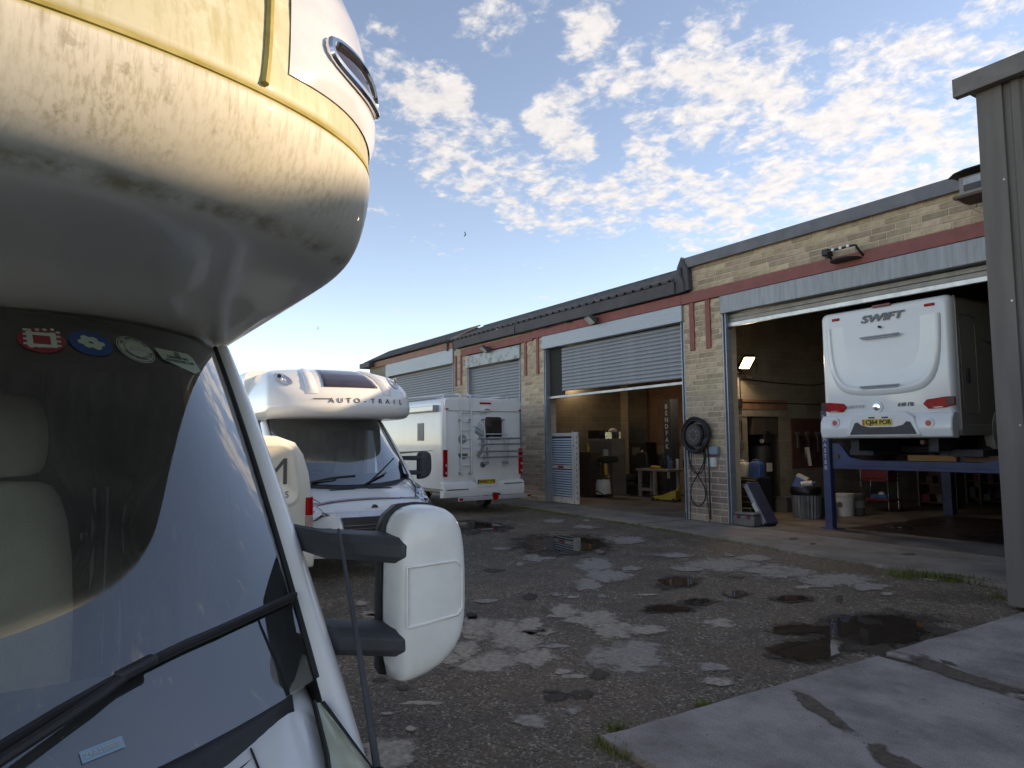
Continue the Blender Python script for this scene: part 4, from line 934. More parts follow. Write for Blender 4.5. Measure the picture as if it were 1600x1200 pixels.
def curt(x0, y0, x1, y1, z0, z1, folds, amp, tie=None):
    dx, dy = x1 - x0, y1 - y0; l = math.hypot(dx, dy)
    def f_(u_, w_):
        z = z0 + (z1 - z0)*w_; k = u_
        if tie: k = .5 + (u_ - .5)*(1 - .65*math.exp(-((z - tie)/.22)**2))
        q = amp*math.sin(u_*folds*2*math.pi + 1.2*math.sin(w_*3)); return (x0 + dx*k - dy/l*q, y0 + dy*k + dx/l*q, z)
    return MB().grid(f_, folds*8, 14)
obj('curtain', curt(-2.2, -.95, -2.2, .35, .6, 2.1, 11, .022), CURT, near, smooth=70)
obj('curtain', curt(-2.1, .36, -2.0, .86, .6, 2.1, 7, .02, 1.45), mat('grey_curtain', (.14, .13, .115), .95, var=.2), near, smooth=70)
obj('side_trim', MB().box(-2.2, -1.2, .88, .93, .6, 1.45), mat('trim_pale', (.38, .38, .37), .6), near, bevel=.02)
obj('roof_lining', MB().grid(lambda a, w_: (lambda q: (q.x - .02 + (-2.68 - q.x)*w_, q.y*.97, 2.150 + .004*w_))(WS(-1 + 2*a, 1)), 24, 4), mat('headlining', (.05, .047, .043), .95), near, smooth=60)
obj('bulkhead', MB().box(-2.3, -2.27, -1.0, 1.0, .5, 2.15), mat('dark_bulkhead', (.05, .042, .036), .9), near)
for y in (.55, .60, .66): obj('door_rail', MB().tube([(-2.06, y, .9), (-2.06, y, 1.62)], .007, 6), mat('rail_pale', (.45, .48, .46), .4), near)
# wiper on the glass, traced on its surface
def W1(x, y, off): v, t = ws_hit(O1, x, y); return WS(v, t, off)
wp = thing_part('wiper', near)
ptsb = [(456, 940), (400, 966), (340, 994), (285, 1018), (232, 1044), (160, 1082), (90, 1122), (20, 1165), (-60, 1215)]
obj('wiper_blade', MB().tube([W1(x, y, .010) for x, y in ptsb], .006, 6), RUB, wp)
obj('blade_spine', MB().tube([W1(x, y - 3, .020) for x, y in ptsb], .008, 6), BLK, wp)
obj('wiper_joint', MB().bar(W1(236, 1046, .035), W1(176, 1078, .035), .028, .022), BLK, wp, bevel=.008)
obj('wiper_arm', MB().tube([W1(190, 1074, .036), W1(150, 1106, .038), W1(80, 1156, .042), W1(0, 1214, .05), W1(-120, 1300, .05)], .010, 8), BLK, wp)
# stickers inside the screen
def frame_at(x, y, off=-.006):
    v, t = ws_hit(O1, x, y); p = WS(v, t, off); du = (WS(v + .02, t) - WS(v - .02, t)).normalized(); dv = (WS(v, t + .02) - WS(v, t - .02)); dv = (dv - du*dv.dot(du)).normalized(); return p, du, dv
def sticker(name, x, y, shapes, lab=None, off=.0015):
    p, du, dv = frame_at(x, y, off); root = None
    for i, (nm, poly, m_) in enumerate(shapes):
        n_ = du.cross(dv); mb = MB(); mb.add([p + du*a + dv*b_ + n_*(.0006*i) for a, b_ in poly], [tuple(range(len(poly)))])
        o = obj(nm if root else name, mb, m_, root or near, smooth=None, fix=False); root = root or o
    if lab: root['label'] = lab
    return root, p, du, dv
def disc(rx, ry, n_=28): return [(rx*math.cos(2*math.pi*k/n_), ry*math.sin(2*math.pi*k/n_)) for k in range(n_)]
def sh_(poly, dx, dy, s=1): return [(a*s + dx, b_*s + dy) for a, b_ in poly]
STW = mat('sticker_white', (.40, .45, .40), .5, var=.05); STR = mat('sticker_red', (.24, .028, .038), .5, var=.05); STB = mat('sticker_blue', (.022, .06, .19), .5, var=.05); STG = mat('sticker_pale_green', (.36, .46, .36), .5, var=.05); STK = mat('sticker_ink', (.05, .05, .05), .6)
cren = [('emblem', [(-.034,.034),(.034,.034),(.034,.02),(-.034,.02)], STW), ('emblem', [(-.034,-.034),(.034,-.034),(.034,-.02),(-.034,-.02)], STW), ('emblem', [(-.034,-.034),(-.02,-.034),(-.02,.034),(-.034,.034)], STW), ('emblem', [(.034,-.034),(.02,-.034),(.02,.034),(.034,.034)], STW)]
for k in (-.026, -.0087, .0087, .026):
    for q in (.038, -.038): cren.append(('emblem', sh_([(-.0045,-.005),(.0045,-.005),(.0045,.005),(-.0045,.005)], k, q), STW)); cren.append(('emblem', sh_([(-.005,-.0045),(.005,-.0045),(.005,.0045),(-.005,.0045)], q, k), STW))
sticker('window_sticker', 65, 532, [('s', disc(.056, .056), STR)] + cren, 'round red sticker with a white square battlement emblem')
leaf = []
for a, l in ((0, .036), (60, .030), (120, .034), (180, .034), (235, .028), (300, .034)):
    ca, sa = math.cos(R_(a)), math.sin(R_(a)); leaf.append(('emblem', [(ca*l*.2 - sa*.006, sa*l*.2 + ca*.006), (ca*l*.6 - sa*.014, sa*l*.6 + ca*.012), (ca*l - sa*.006, sa*l + ca*.006), (ca*l + sa*.007, sa*l - ca*.007), (ca*l*.6 + sa*.013, sa*l*.6 - ca*.013), (ca*l*.2 + sa*.006, sa*l*.2 - ca*.006)], STG))
sticker('window_sticker', 142, 537, [('s', disc(.056, .056), STB)] + leaf, 'round blue sticker with a pale oak leaf sprig')
s3, p3, du3, dv3 = sticker('window_sticker', 212, 547, [('s', disc(.058, .058), STW), ('ring', disc(.055, .055), STK), ('ring', disc(.052, .052), STW), ('ring', disc(.036, .036), STK), ('ring', disc(.034, .034), STG), ('hill', [(-.028,-.01),(-.012,.012),(0,.004),(.012,.016),(.028,-.008)], MGREY)], 'round white club sticker with a picture in the middle')
s4, p4, du4, dv4 = sticker('window_sticker', 281, 566, [('s', [(-.085,.046),(.078,.046),(.090,.026),(.082,-.028),(.038,-.046),(-.082,.0)], STG)], 'pale green club sticker with a pointed lower edge')
def text_uv(name, body, size, p, du, dv, m_, parent, ext=.0004, sx=1):
    n_ = du.cross(dv); o = text(name, body, size, p + n_*.0035, (0, 0, 0), m_, parent, ext)
    M_ = Matrix((du, dv, n_)).transposed().to_euler(); o.rotation_euler = M_; o.scale = (sx, 1, 1); return o
text_uv('lettering', 'CARAVAN AND\nMOTORHOME CLUB', .0155, p4 + dv4*.004 - du4*.004, du4, dv4, STK, s4, sx=.95)
text_uv('emblem', '@', .03, p4 + dv4*.026 + du4*.004, du4, dv4, STK, s4)
for i, ch in enumerate('THE CAMPING AND'):
    a = R_(155 - 130*i/14); q = p3 + du3*.0435*math.cos(a) + dv3*.0435*math.sin(a); e1 = du3*math.sin(a) - dv3*math.cos(a); text_uv('lettering', ch, .013, q, e1, du3*math.cos(a) + dv3*math.sin(a), STK, s3)
for i, ch in enumerate('CARAVANNING CLUB'):
    a = R_(200 + 140*i/15); q = p3 + du3*.0435*math.cos(a) + dv3*.0435*math.sin(a); e1 = -du3*math.sin(a) + dv3*math.cos(a); text_uv('lettering', ch, .013, q, e1, -(du3*math.cos(a) + dv3*math.sin(a)), STK, s3)
p5, du5, dv5 = frame_at(160, 1172, .002)
vl = obj('serial_label', MB().add([p5 + du5*a + dv5*b_ for a, b_ in ((-.036,-.011),(.036,-.011),(.036,.011),(-.036,.011))], [(0,1,2,3)]), mat('label_blue', (.20, .32, .42), .4, var=.05), near, smooth=None, fix=False)
text_uv('lettering', 'ZFA250000', .013, p5 - dv5*.001, du5, dv5, STW, vl)
# aerial
_ab = ypt(589, 1200, .56) - O1; _at = ypt(529, 827, .60) - O1
obj('aerial', MB().tube([_ab.lerp(_at, k/6) + Vector((0, 0, .012*math.sin(k/6*3.14))) for k in range(7)], .0085, 8, taper=.5), GREYPL, near)
obj('aerial_base', MB().cyl(_ab - Vector((-.02, 0, .08)), _ab, .022, 10, .013), BLK, near)
# ---- 2. second luton motorhome, nose towards the camera
O2 = Vector((-9.95, 3.55, 0))
at_ = thing('motorhome', 'clean white luton motorhome with dark roof skylight, nose to camera', 'motorhome', O2)
cab(at_, O2, LAMPC, WHITE, WGLASS2, GREYPL, detail=True)
PR2 = [(2.14, -1.05, .16), (2.15, -.85, .13), (2.14, -.5, .09), (2.145, -.26, .06), (2.155, -.12, .035), (2.19, -.04, .012), (2.26, -.002, 0), (2.34, 0, 0), (2.36, -.012, .002), (2.44, -.022, .004), (2.52, -.05, .012), (2.60, -.12, .03), (2.72, -.30, .06), (2.83, -.54, .11), (2.92, -.85, .2), (2.98, -1.25, .4), (3.0, -1.6, .75)]
WP2 = mat('pearl_white', (.80, .79, .76), .2, col2=(.75, .74, .71), scale=1.4, coat=.5)
pod(at_, -.20, 1.12, .50, PR2, -2.4, WP2)
def ap_(an, z, off=0): return podpt(-.20, 1.12, .50, PR2, abs(an), z, off) if an >= 0 else Vector((lambda q: (q.x, -q.y, q.z))(podpt(-.20, 1.12, .50, PR2, -an, z, off)))
sk = obj('skylight', MB().grid(lambda a, b_: ap_(-.30 + .68*a + .05*(1 - b_)*(1 if a > .5 else -1), 2.615 + .325*b_, .02), 14, 10), mat('skylight_glass', (.05, .035, .045), .12, coat=.5), at_, smooth=70, thick=.02)
for a0, a1 in ((-.62, -.44), (.50, .66)):
    obj('roof_rib', MB().grid(lambda a, b_: ap_(a0 + (a1 - a0)*a, 2.50 + .44*b_, .002 + .055*math.sin(math.pi*a)*min(1, b_*4)), 8, 12), WP2, at_, smooth=70)
for s in (-1, 1):
    c = [ap_(s*(.98 + .15*math.cos(2*math.pi*k/20) + .10*math.sin(2*math.pi*k/20)), 2.74 + .11*math.sin(2*math.pi*k/20), .012) for k in range(20)]
    mp_ = obj('marker_pod', MB().add(c, [tuple(range(20))]), SILV, at_, smooth=None, fix=False)
    q = ap_(s*1.0, 2.76, .03); obj('marker_lamp', MB().cyl(q, q + Vector((.03, s*.02, .01)), .045, 16), CHROME, mp_); obj('marker_lens', MB().cyl(q + Vector((.03, s*.02, .01)), q + Vector((.036, s*.024, .012)), .03, 16), INK, mp_)
for i, ch in enumerate('AUTO-TRAIL'):
    y = -.30 + 1.14*i/9; an = math.asin(y/1.12); q = ap_(an, 2.40, .006)
    text('lettering', ch, .105, q, (R_(84), 0, R_(90) + math.atan2(math.sin(an)*.5, math.cos(an))), DGREY, at_, .004, sx=1.15)
obj('pinstripe', MB().tube([ap_(-.52 + .06*k, 2.425, .004) for k in range(5)], .006, 5), DGREY, at_)
obj('body', MB().loft([[(x, y, z) for y, z in rrect(-1.13, 1.13, .42, 2.99, .14)] for x in (-2.2, -2.24, -6.9)], True, True), WP2, at_, smooth=40)
obj('side_stripe', MB().box(-4.4, -2.3, -1.137, -1.131, 2.36, 2.385), DGREY, at_)
for x, y in ((.12, .88), (.12, -.88), (-4.4, .9), (-4.4, -.9)): wheel(at_, x, y)
text('lettering', 'TRACKER', .055, (.585, .57, hood(.585, .57) + .012), (R_(35), 0, R_(90)), DGREY, at_, .002, sx=1.2)
for y0, y1, t0 in ((-.72, .02, .03), (.12, .82, .05)):
    w2 = thing_part('wiper', at_)
    obj('wiper_arm', MB().tube([WS(y0, -.02, .03), WS((y0 + y1)/2, t0 + .03, .03), WS((y0*.4 + y1*.6), t0 + .05, .03)], .011, 6), BLK, w2)
    obj('wiper_blade', MB().tube([WS(y0 + .1, .02, .014), WS((y0 + y1)/2, .08 if y0 < 0 else .14, .014), WS(y1, .11 if y0 < 0 else .30, .014)], .011, 6), BLK, w2)
sv = obj('sun_blind', MB().grid(lambda a, b_: WS(-.88 + 1.76*a, .80 + .17*b_, -.02), 20, 4), mat('blind_dark', (.05, .045, .035), .9), at_, smooth=70)
sw_ = obj('steering_wheel', MB().tube([Vector((-.55 + .10*math.sin(2*math.pi*k/24), -.45 + .19*math.cos(2*math.pi*k/24), 1.22 + .16*math.sin(2*math.pi*k/24))) for k in range(25)], .017, 6), BLK, at_)
for y in (.42, -.46):
    obj('seat', MB().loft([[(-1.6 - .2*(z - .75) + dx, y + dy*w_, z) for dx, dy in ((.10, -.7), (.12, 0), (.10, .7), (.06, 1), (-.05, .9), (-.05, -.9), (.06, -1))] for z, w_ in ((.62, .20), (.7, .25), (1.0, .27), (1.3, .25), (1.5, .15), (1.72, .12))], True, True), SEAT, at_, smooth=60, sub=1)
obj('curtain', curt(-1.95, -.9, -1.95, .9, .6, 2.1, 12, .02), mat('pale_curtain', (.42, .42, .38), .95, var=.1), at_, smooth=70)

# ---- 3. panel van, tail towards the camera
VX = -8.3; O3 = Vector((VX, 1.50, 0))
van = thing('panel_van', 'cream white panel van with large letters on its rear door', 'van', O3)
half = [(.90, .34), (.945, .60), (.95, 1.0), (.94, 1.22), (.905, 1.45), (.84, 1.66), (.74, 1.80), (.55, 1.87), (.3, 1.895), (0, 1.90)]
ring = half + [(-y, z) for y, z in reversed(half[:-1])]
rr = []
for x, k in ((0, .965), (-.015, .98), (-.05, .994), (-.12, 1.0), (-2.9, 1.0)): rr.append([(x, y*k, .34 + (z - .34)*(1 - (1 - k)*.8)) for y, z in ring])
rr += [[(-3.5, y*.98, min(z, 1.86)) for y, z in ring], [(-4.1, y*.94, min(z, 1.30 + .1*math.cos(y))) for y, z in ring], [(-4.75, y*.86, min(z, .95)) for y, z in ring]]
obj('body', MB().loft(rr, True, True), CREAM, van, smooth=50)
def rpoly(y0, y1, z0, z1, r, top=0.0): return [(y + (-top*(z - z0)/(z1 - z0) if y > (y0 + y1)/2 else top*(z - z0)/(z1 - z0)*0), z) for y, z in rrect(y0, y1, z0, z1, r, 6)]
for s in (-1, 1):
    outer_ = rpoly(.06, .82, 1.06, 1.80, .17, .10); mid_ = rpoly(.085, .79, 1.09, 1.77, .15, .10); inn_ = rpoly(.135, .735, 1.14, 1.715, .12, .10)
    L3 = [[(x, s*y, z) for y, z in p] for x, p in ((.001, outer_), (.020, mid_), (.020, rpoly(.10, .775, 1.105, 1.755, .14, .10)), (.004, inn_))]
    dr = obj('rear_door', MB().loft(L3, True, False).add([(.004, s*y, z) for y, z in inn_], [tuple(range(len(inn_)))]), CREAM, van, smooth=60)
    tl = thing_part('tail_lamp', van)
    for z0, z1, m_ in ((.63, .80, REDL), (.802, .955, PINKL), (.957, 1.16, REDL)):
        obj('lamp_lens', MB().loft([[(x, s*y, z) for x, y in ((-.14, .955), (-.05, .957), (.012, .945 - .02*(z - .63)), (.024, .90), (.02, .855 + .03*(z - .9)), (-.02, .85))] for z in (z0, z1)], True, True), m_, tl, smooth=40, bevel=.006)
    obj('bumper', MB().loft([[(x, y, z) for x, z in ((.0, .36), (.10, .38), (.12, .46), (.11, .58), (.0, .62))] for y in (0, s*.80, s*.93)], True, True), CREAM, van, smooth=40, bevel=.02)
obj('door_gap', MB().box(.0, .005, -.006, .006, .62, 1.84), BLK, van)
obj('door_handle', MB().box(.0, .04, .05, .16, .93, 1.02), BLK, van, bevel=.012)
q = xpt(441, 739, VX + .03) - O3; text('lettering', 'M', .43, (.0075, q.y - .01, q.z), FACE_X, mat('sign_grey', (.09, .085, .08), .5, var=.05), van, .001, off=.0, align='RIGHT').location.y = q.y + .09
text('lettering', 'IONS', .105, (.0075, q.y + .085, q.z - .25), FACE_X, MATS['sign_grey'], van, .001, align='RIGHT', space=1.35)
for x, y in ((-.9, .85), (-.9, -.85), (-3.9, .84), (-3.9, -.84)): wheel(van, x, y, .32, .2)

# ---- 4. white motorhome with ladder and cycle rack, tail towards the camera
WX = -15.5; O4 = Vector((WX, 8.83, 0))
wm = thing('motorhome', 'white motorhome with rear ladder and cycle rack by the closed shutters', 'motorhome', O4, R_(2))
def q4(x, y): p = xpt(x, y, WX); return p.y - 8.83, p.z
rr = []
for x, i in ((0, .10), (-.012, .055), (-.04, .022), (-.09, .004), (-.2, 0), (-5.6, 0)): rr.append([(x, y, z) for y, z in rrect(-1.16 + i, 1.16 - i, .52 + i*.5, 2.83 - i*.8, .13, 5)])
obj('body', MB().loft(rr, True, True), WHITE, wm, smooth=50)
obj('bumper', MB().loft([[(x, y*k, z) for x, z in ((-.15, .40), (.06, .42), (.09, .55), (.07, .74), (.012, .80), (-.15, .80))] for y, k in ((-1.17, 1), (-1.1, 1), (0, 1), (1.1, 1), (1.17, 1))], True, True), WHITE, wm, smooth=40, bevel=.02)
obj('roof_cap', MB().loft([[(x, y, z) for y, z in rrect(-1.12, 1.12, 2.52, 2.84, .10, 4)] for x in (-.3, .012, .03)], True, True), WHITE, wm, smooth=40, bevel=.015)
y, z = q4(757, 752); plr = obj('plate_recess', MB().prism([(y - .36, z + .14), (y + .42, z + .17), (y + .30, z - .13), (y - .25, z - .13)], 0, .08, .094), WHITE, wm, bevel=.006)
pl = obj('number_plate', MB().box(.096, .102, y - .26, y + .26, z - .055, z + .055), PLATE, wm); text('plate_lettering', 'WA07 JYR', .105, (.1035, y + .02, z), FACE_X, INK, pl, .001, off=.003, sx=.98)
obj('country_band', MB().box(.1025, .1035, y - .258, y - .215, z - .05, z + .05), mat('eu_blue', (.03, .06, .25), .4), pl)
for yy in (-1.10, 1.10):
    tl = thing_part('tail_lamp', wm)
    obj('lamp_lens', MB().box(-.02, .035, yy - .06, yy + .06, .93, 1.58), REDL, tl, bevel=.025, seg=3)
    for zz_ in (1.02, 1.2): obj('lamp_bowl', MB().cyl((.03, yy + .02, zz_), (.042, yy + .02, zz_), .035, 14), PINKL, tl)
TUBE = mat('bright_tube', (.58, .58, .58), .35, metal=.3, var=.05)
ld = thing_part('ladder', wm)
ly0, ly1 = q4(717, 700)[0], q4(733, 700)[0]
for yy in (ly0, ly1):
    obj('ladder_rail', MB().tube([(.10, yy, .98), (.10, yy, 1.6), (.10, yy, 2.55), (.10, yy, 2.80), (.05, yy, 2.91), (-.1, yy, 2.95), (-.25, yy, 2.94)], .018, 8), TUBE, ld)
    for zz_ in (1.0, 2.3): obj('ladder_foot', MB().box(.0, .10, yy - .03, yy + .03, zz_ - .03, zz_ + .03), MGREY, ld, bevel=.008)
for k in range(7): obj('rung', MB().tube([(.10, ly0, 1.18 + .215*k), (.10, ly1, 1.18 + .215*k)], .014, 8), TUBE, ld)
cr = thing_part('cycle_rack', wm)
ya, yb = q4(758, 700)[0], q4(789, 700)[0]
for yy in (ya, yb):
    obj('rack_post', MB().tube([(.06, yy - .06, 2.33), (.07, yy - .05, 2.0), (.08, yy - .04, 1.5), (.09, yy - .03, 1.22)], .016, 8), TUBE, cr)
    obj('rack_hoop', MB().tube([(.10, yy, 1.25), (.16, yy, 1.40), (.17, yy, 1.75), (.17, yy + .03, 1.84), (.17, yy + .1, 1.87)], .017, 8), TUBE, cr)
    obj('rack_foot', MB().box(.0, .16, yy - .09, yy + .02, 1.20, 1.27), MGREY, cr, bevel=.01)
    obj('rack_bracket', MB().box(.0, .08, yy - .12, yy - .02, 2.30, 2.34), MGREY, cr, bevel=.01)
for k, zz_ in enumerate((1.84, 1.70, 1.52, 1.38)):
    obj('cycle_rail', MB().box(.20 + .05*(k % 2), .26 + .05*(k % 2), ya - .34, yb + .36 + .01*k, zz_ - .022, zz_ + .022), mat('anodised_rail', (.36, .38, .41), .35, metal=.6), cr, bevel=.008)
obj('rack_bar', MB().tube([(.17, ya, 1.86), (.17, yb, 1.86)], .016, 8), TUBE, cr); obj('rack_bar', MB().tube([(.08, ya - .1, 1.95), (.08, yb + .06, 1.95)], .014, 8), TUBE, cr)
y0, z0 = q4(759, 684); y1, z1 = q4(783, 654)
obj('rear_window', MB().loft([[(x, y, z) for y, z in rrect(y0 - i, y1 + i, z0 - .03 - i, z1 + .02 + i, .07, 4)] for x, i in ((.0, .02), (.022, .015), (.026, 0))], True, True), DGLASS, wm, smooth=40)
obj('brake_lamp', MB().box(.028, .045, -.14, .20, 2.70, 2.745), REDL, wm, bevel=.008)
obj('reversing_camera', MB().loft([[(x, y, z) for y, z in rrect(-.09 + i, .15 - i, 2.50 + j, 2.585, .03, 3)] for x, i, j in ((.0, 0, 0), (.09, .02, .02), (.11, .05, .05))], True, True), WHITE, wm, smooth=40)
for yy in (-1.06, 1.08): obj('marker_lamp', MB().box(.028, .043, yy - .04, yy + .04, 2.55, 2.58), REDL, wm, bevel=.006)
y, z = q4(754, 726); obj('rear_badge', MB().cyl((.0, y, z), (.02, y, z), .075, 20), DGREY, wm); obj('badge_ring', MB().tube([(.02, y + .062*math.cos(2*math.pi*k/20), z + .062*math.sin(2*math.pi*k/20)) for k in range(21)], .007, 5), MGREY, wm)
text('lettering', 'SWIFT', .12, (.004, q4(748, 646)[0], q4(748, 646)[1]), FACE_X, mat('faint_decal', (.50, .58, .60), .4, var=.05), wm, .001, off=.006, sx=1.3, shear=.2)
# swirl decal
def arc(cy, cz, r0, r1, a0, a1, k=14):
    P = [(cy + r1*math.cos(R_(a0 + (a1 - a0)*i/k)), cz + r1*math.sin(R_(a0 + (a1 - a0)*i/k))) for i in range(k + 1)]; P += [(cy + r0*math.cos(R_(a1 + (a0 - a1)*i/k)), cz + r0*math.sin(R_(a1 + (a0 - a1)*i/k))) for i in range(k + 1)]; return P
for (cy, cz, r0, r1, a0, a1, m_) in ((-.38, 1.70, .30, .40, -60, 70, MGREY), (-.38, 1.70, .42, .47, -20, 80, MATS['faint_decal']), (-.62, 1.83, .0, .12, 0, 359, MGREY), (-.60, 1.48, .0, .14, 180, 359, DGREY), (-.1, 1.55, .16, .26, -70, 20, MGREY), (-.3, 2.0, .05, .30, -20, 60, MATS['faint_decal'])):
    P = arc(cy, cz, r0, r1, a0, a1); obj('swirl_decal', MB().prism(P, 0, .0, .003), m_, wm, smooth=None)
tb = thing_part('tow_beam', wm)
ya, za = q4(702, 774); yb, zb_ = q4(815, 763)
obj('beam', MB().bar((.34, ya + .05, .40), (.34, yb + .04, .40), .05, .09), TUBE, tb, bevel=.008)
for yy in (ya + .1, yb): obj('reflector', MB().box(.366, .375, yy - .05, yy + .05, .375, .425), REDL, tb)
obj('beam_arm', MB().box(-.1, .34, -.05, .05, .36, .44).box(-.1, .30, .2, .28, .40, .5), BLK, tb)
yy = q4(762, 769)[0]; obj('red_roundel', MB().cyl((.362, yy, .42), (.38, yy, .42), .085, 20), REDL, tb)
# side: awning, vent, stripes
obj('awning', MB().box(-4.3, -.25, -1.30, -1.155, 2.52, 2.66), WHITE, wm, bevel=.02); obj('awning_end', MB().box(-.25, -.22, -1.31, -1.15, 2.51, 2.67), MGREY, wm, bevel=.008)
vt = obj('side_vent', MB().box(-1.35, -1.0, -1.175, -1.155, 1.80, 2.25), mat('vent_cream', (.42, .39, .30), .6), wm, bevel=.006)
for k in range(5): obj('vent_slat', MB().box(-1.32 + .065*k, -1.29 + .065*k, -1.185, -1.176, 1.83, 2.22), MGREY, vt)
obj('side_decal', MB().add([(-3.0, -1.164, 1.42), (-.5, -1.164, 1.55), (-.5, -1.164, 1.56), (-3.0, -1.164, 1.50)], [(0, 1, 2, 3)]), INK, wm, smooth=None, fix=False)
obj('skirt_stripe', MB().box(-4, .0, -1.176, -1.171, .60, .63), DGREY, wm); obj('bumper_stripe', MB().box(.08, .094, -1.1, -.5, .60, .625).box(.08, .094, .55, 1.1, .70, .72), DGREY, wm)
obj('side_marker', MB().box(-.62, -.58, -1.18, -1.17, .50, .54), AMBER, wm)
for yy in (-.95, .95): obj('roof_rail', MB().tube([(-.35, yy, 2.83), (-.35, yy, 2.93), (-2.4, yy, 2.95), (-4.4, yy, 2.95), (-4.4, yy, 2.83)], .02, 8), TUBE, wm)
for x in (-.4, -1.6): obj('roof_bar', MB().tube([(x, -.95, 2.94), (x, .95, 2.94)], .018, 8), TUBE, wm)
for x, y in ((-1.6, .95), (-1.6, -.95), (-5.0, .9), (-5.0, -.9)): wheel(wm, x, y)

# ---- 5. motorhome up on the lift
O5 = Vector((-6.82, 11.62, 0))
sf = thing('motorhome', 'white motorhome raised on the blue lift inside the workshop', 'motorhome', O5, R_(-90))
def q5(x, y): p = ypt(x, y, 11.62); return p.x + 6.82, p.z
SWM = mat('gelcoat_white', (.74, .74, .73), .25, col2=(.70, .70, .69), scale=1.2, coat=.4); CHAM = mat('champagne_side', (.36, .33, .27), .3, col2=(.33, .30, .25), scale=1, metal=.2, coat=.5)
rr = []
for x, i in ((0, .09), (-.015, .05), (-.05, .02), (-.10, .003), (-.16, 0)): rr.append([(x, y, z) for y, z in rrect(-1.13 + i, 1.13 - i, 1.84, 4.03 - i, .10, 5)])
obj('rear_panel', MB().loft(rr, True, True), SWM, sf, smooth=55)
bodyr = [[(x, y, z) for y, z in rrect(-1.125, 1.125, 1.86, 4.025, .10, 4)] for x in (-.16, -6.4)]
obj('body', MB().loft(bodyr, True, True), CHAM, sf, smooth=40)
obj('corner_trim', MB().tube([(-.17, 1.128, 1.9), (-.17, 1.128, 3.9), (-.2, 1.10, 4.01)], .018, 6), mat('trim_line', (.42, .38, .32), .4), sf)
# bumper: two flanks and the raised centre
bp_ = obj('bumper', MB().loft([[(x, y, z) for x, z in ((-.1, 1.76), (.09, 1.78), (.12, 1.90), (.105, 2.06), (.03, 2.17), (-.1, 2.17))] for y in (-1.13, -1.05, 0, 1.05, 1.13)], True, True), SWM, sf, smooth=40, bevel=.025, seg=3)
obj('bumper_surround', MB().prism([(-.62, 1.80), (-.55, 2.12), (-.42, 2.20), (.42, 2.20), (.55, 2.12), (.66, 1.80)], 0, .06, .128), SWM, sf, bevel=.025, seg=3)
obj('dark_insert', MB().prism([(-.55, 1.83), (-.45, 2.03), (-.40, 2.04), (-.33, 1.985), (-.2, 1.955), (.25, 1.955), (.38, 1.985), (.44, 2.04), (.50, 2.03), (.60, 1.83)], 0, .12, .134), mat('insert_charcoal', (.045, .045, .05), .5), sf)
y, z = q5(1378, 660); pl = obj('number_plate', MB().box(.129, .136, y - .27, y + .25, z - .055, z + .055), PLATE, sf)
text('plate_lettering', 'CJ64 FOR', .105, (.138, y + .015, z), FACE_X, INK, pl, .001, off=.004, sx=1.02); obj('country_band', MB().box(.1365, .1375, y - .262, y - .225, z - .05, z + .05), mat('plate_red', (.55, .12, .05), .4), pl)
obj('plate_lamp', MB().box(.11, .145, y - .15, y - .05, z + .07, z + .09).box(.11, .145, y + .08, y + .18, z + .07, z + .09), BLK, pl)
for s, xx in ((-1, 1311), (1, 1457)):
    yy, zz_ = q5(xx, 661); fg = obj('fog_bezel', MB().cyl((.08, yy, zz_), (.122, yy, zz_), .085, 20), SWM, sf, bevel=.006); obj('fog_lens', MB().cyl((.12, yy, zz_), (.13, yy, zz_), .045, 18), emitmat('fog_pink', (.6, .10, .09), .0), fg)
    # tail lamps, swept
    yo = s*1.13; tp = [(s*.66, 2.31), (s*.72, 2.38), (s*1.0, 2.41), (s*1.142, 2.41), (s*1.142, 2.28), (s*1.0, 2.24), (s*.74, 2.23)]
    tl = obj('tail_lamp', MB().prism(tp, 0, -.02, .03), REDL, sf, bevel=.012, seg=3); obj('lamp_end', MB().prism([(s*1.03, 2.40), (s*1.144, 2.40), (s*1.144, 2.29), (s*1.03, 2.26)], 0, .028, .034), mat('smoked_lens', (.06, .008, .010), .3, spec=.3), tl)
    obj('lamp_flash', MB().prism([(s*.80, 2.255), (s*.95, 2.26), (s*.98, 2.245), (s*.85, 2.24)], 0, .029, .033), PINKL, tl)
# raised rear shield with a rounded foot
P = [(-1.0, 3.74), (-.99, 3.3), (-.95, 2.95), (-.86, 2.70), (-.70, 2.55), (-.45, 2.50), (0, 2.485), (.45, 2.50), (.70, 2.55), (.86, 2.70), (.95, 2.95), (.99, 3.3), (1.0, 3.74)]
def sh5(k, x): return [(x, y*k, 3.74 + (z - 3.74)*k) for y, z in P]
obj('rear_shield', MB().loft([sh5(1.0, .0), sh5(.985, .022), sh5(.955, .040), sh5(.92, .046), sh5(.905, .040), sh5(.895, .022), sh5(.88, .016), sh5(.72, .004), sh5(.6, -.006)], False, False), SWM, sf, smooth=75, sub=1)
for y_, z_ in (q5(1377, 525), q5(1377, 603)):
    obj('grab_rail', MB().tube([(.045 + .012, y_ - .34, z_), (.07, y_ - .32, z_), (.07, y_ + .32, z_), (.057, y_ + .34, z_)], .016, 8).tube([(.065, y_ - .31, z_ - .03), (.065, y_ + .31, z_ - .03)], .008, 6), MGREY, sf)
text('lettering', 'SWIFT', .165, (.022, q5(1377, 496)[0], q5(1377, 496)[1]), FACE_X, DGREY, sf, .003, off=.006, sx=1.55, shear=.25)
y, z = q5(1376, 511); obj('camera_lens', MB().cyl((.02, y, z), (.06, y, z), .022, 14), INK, sf)
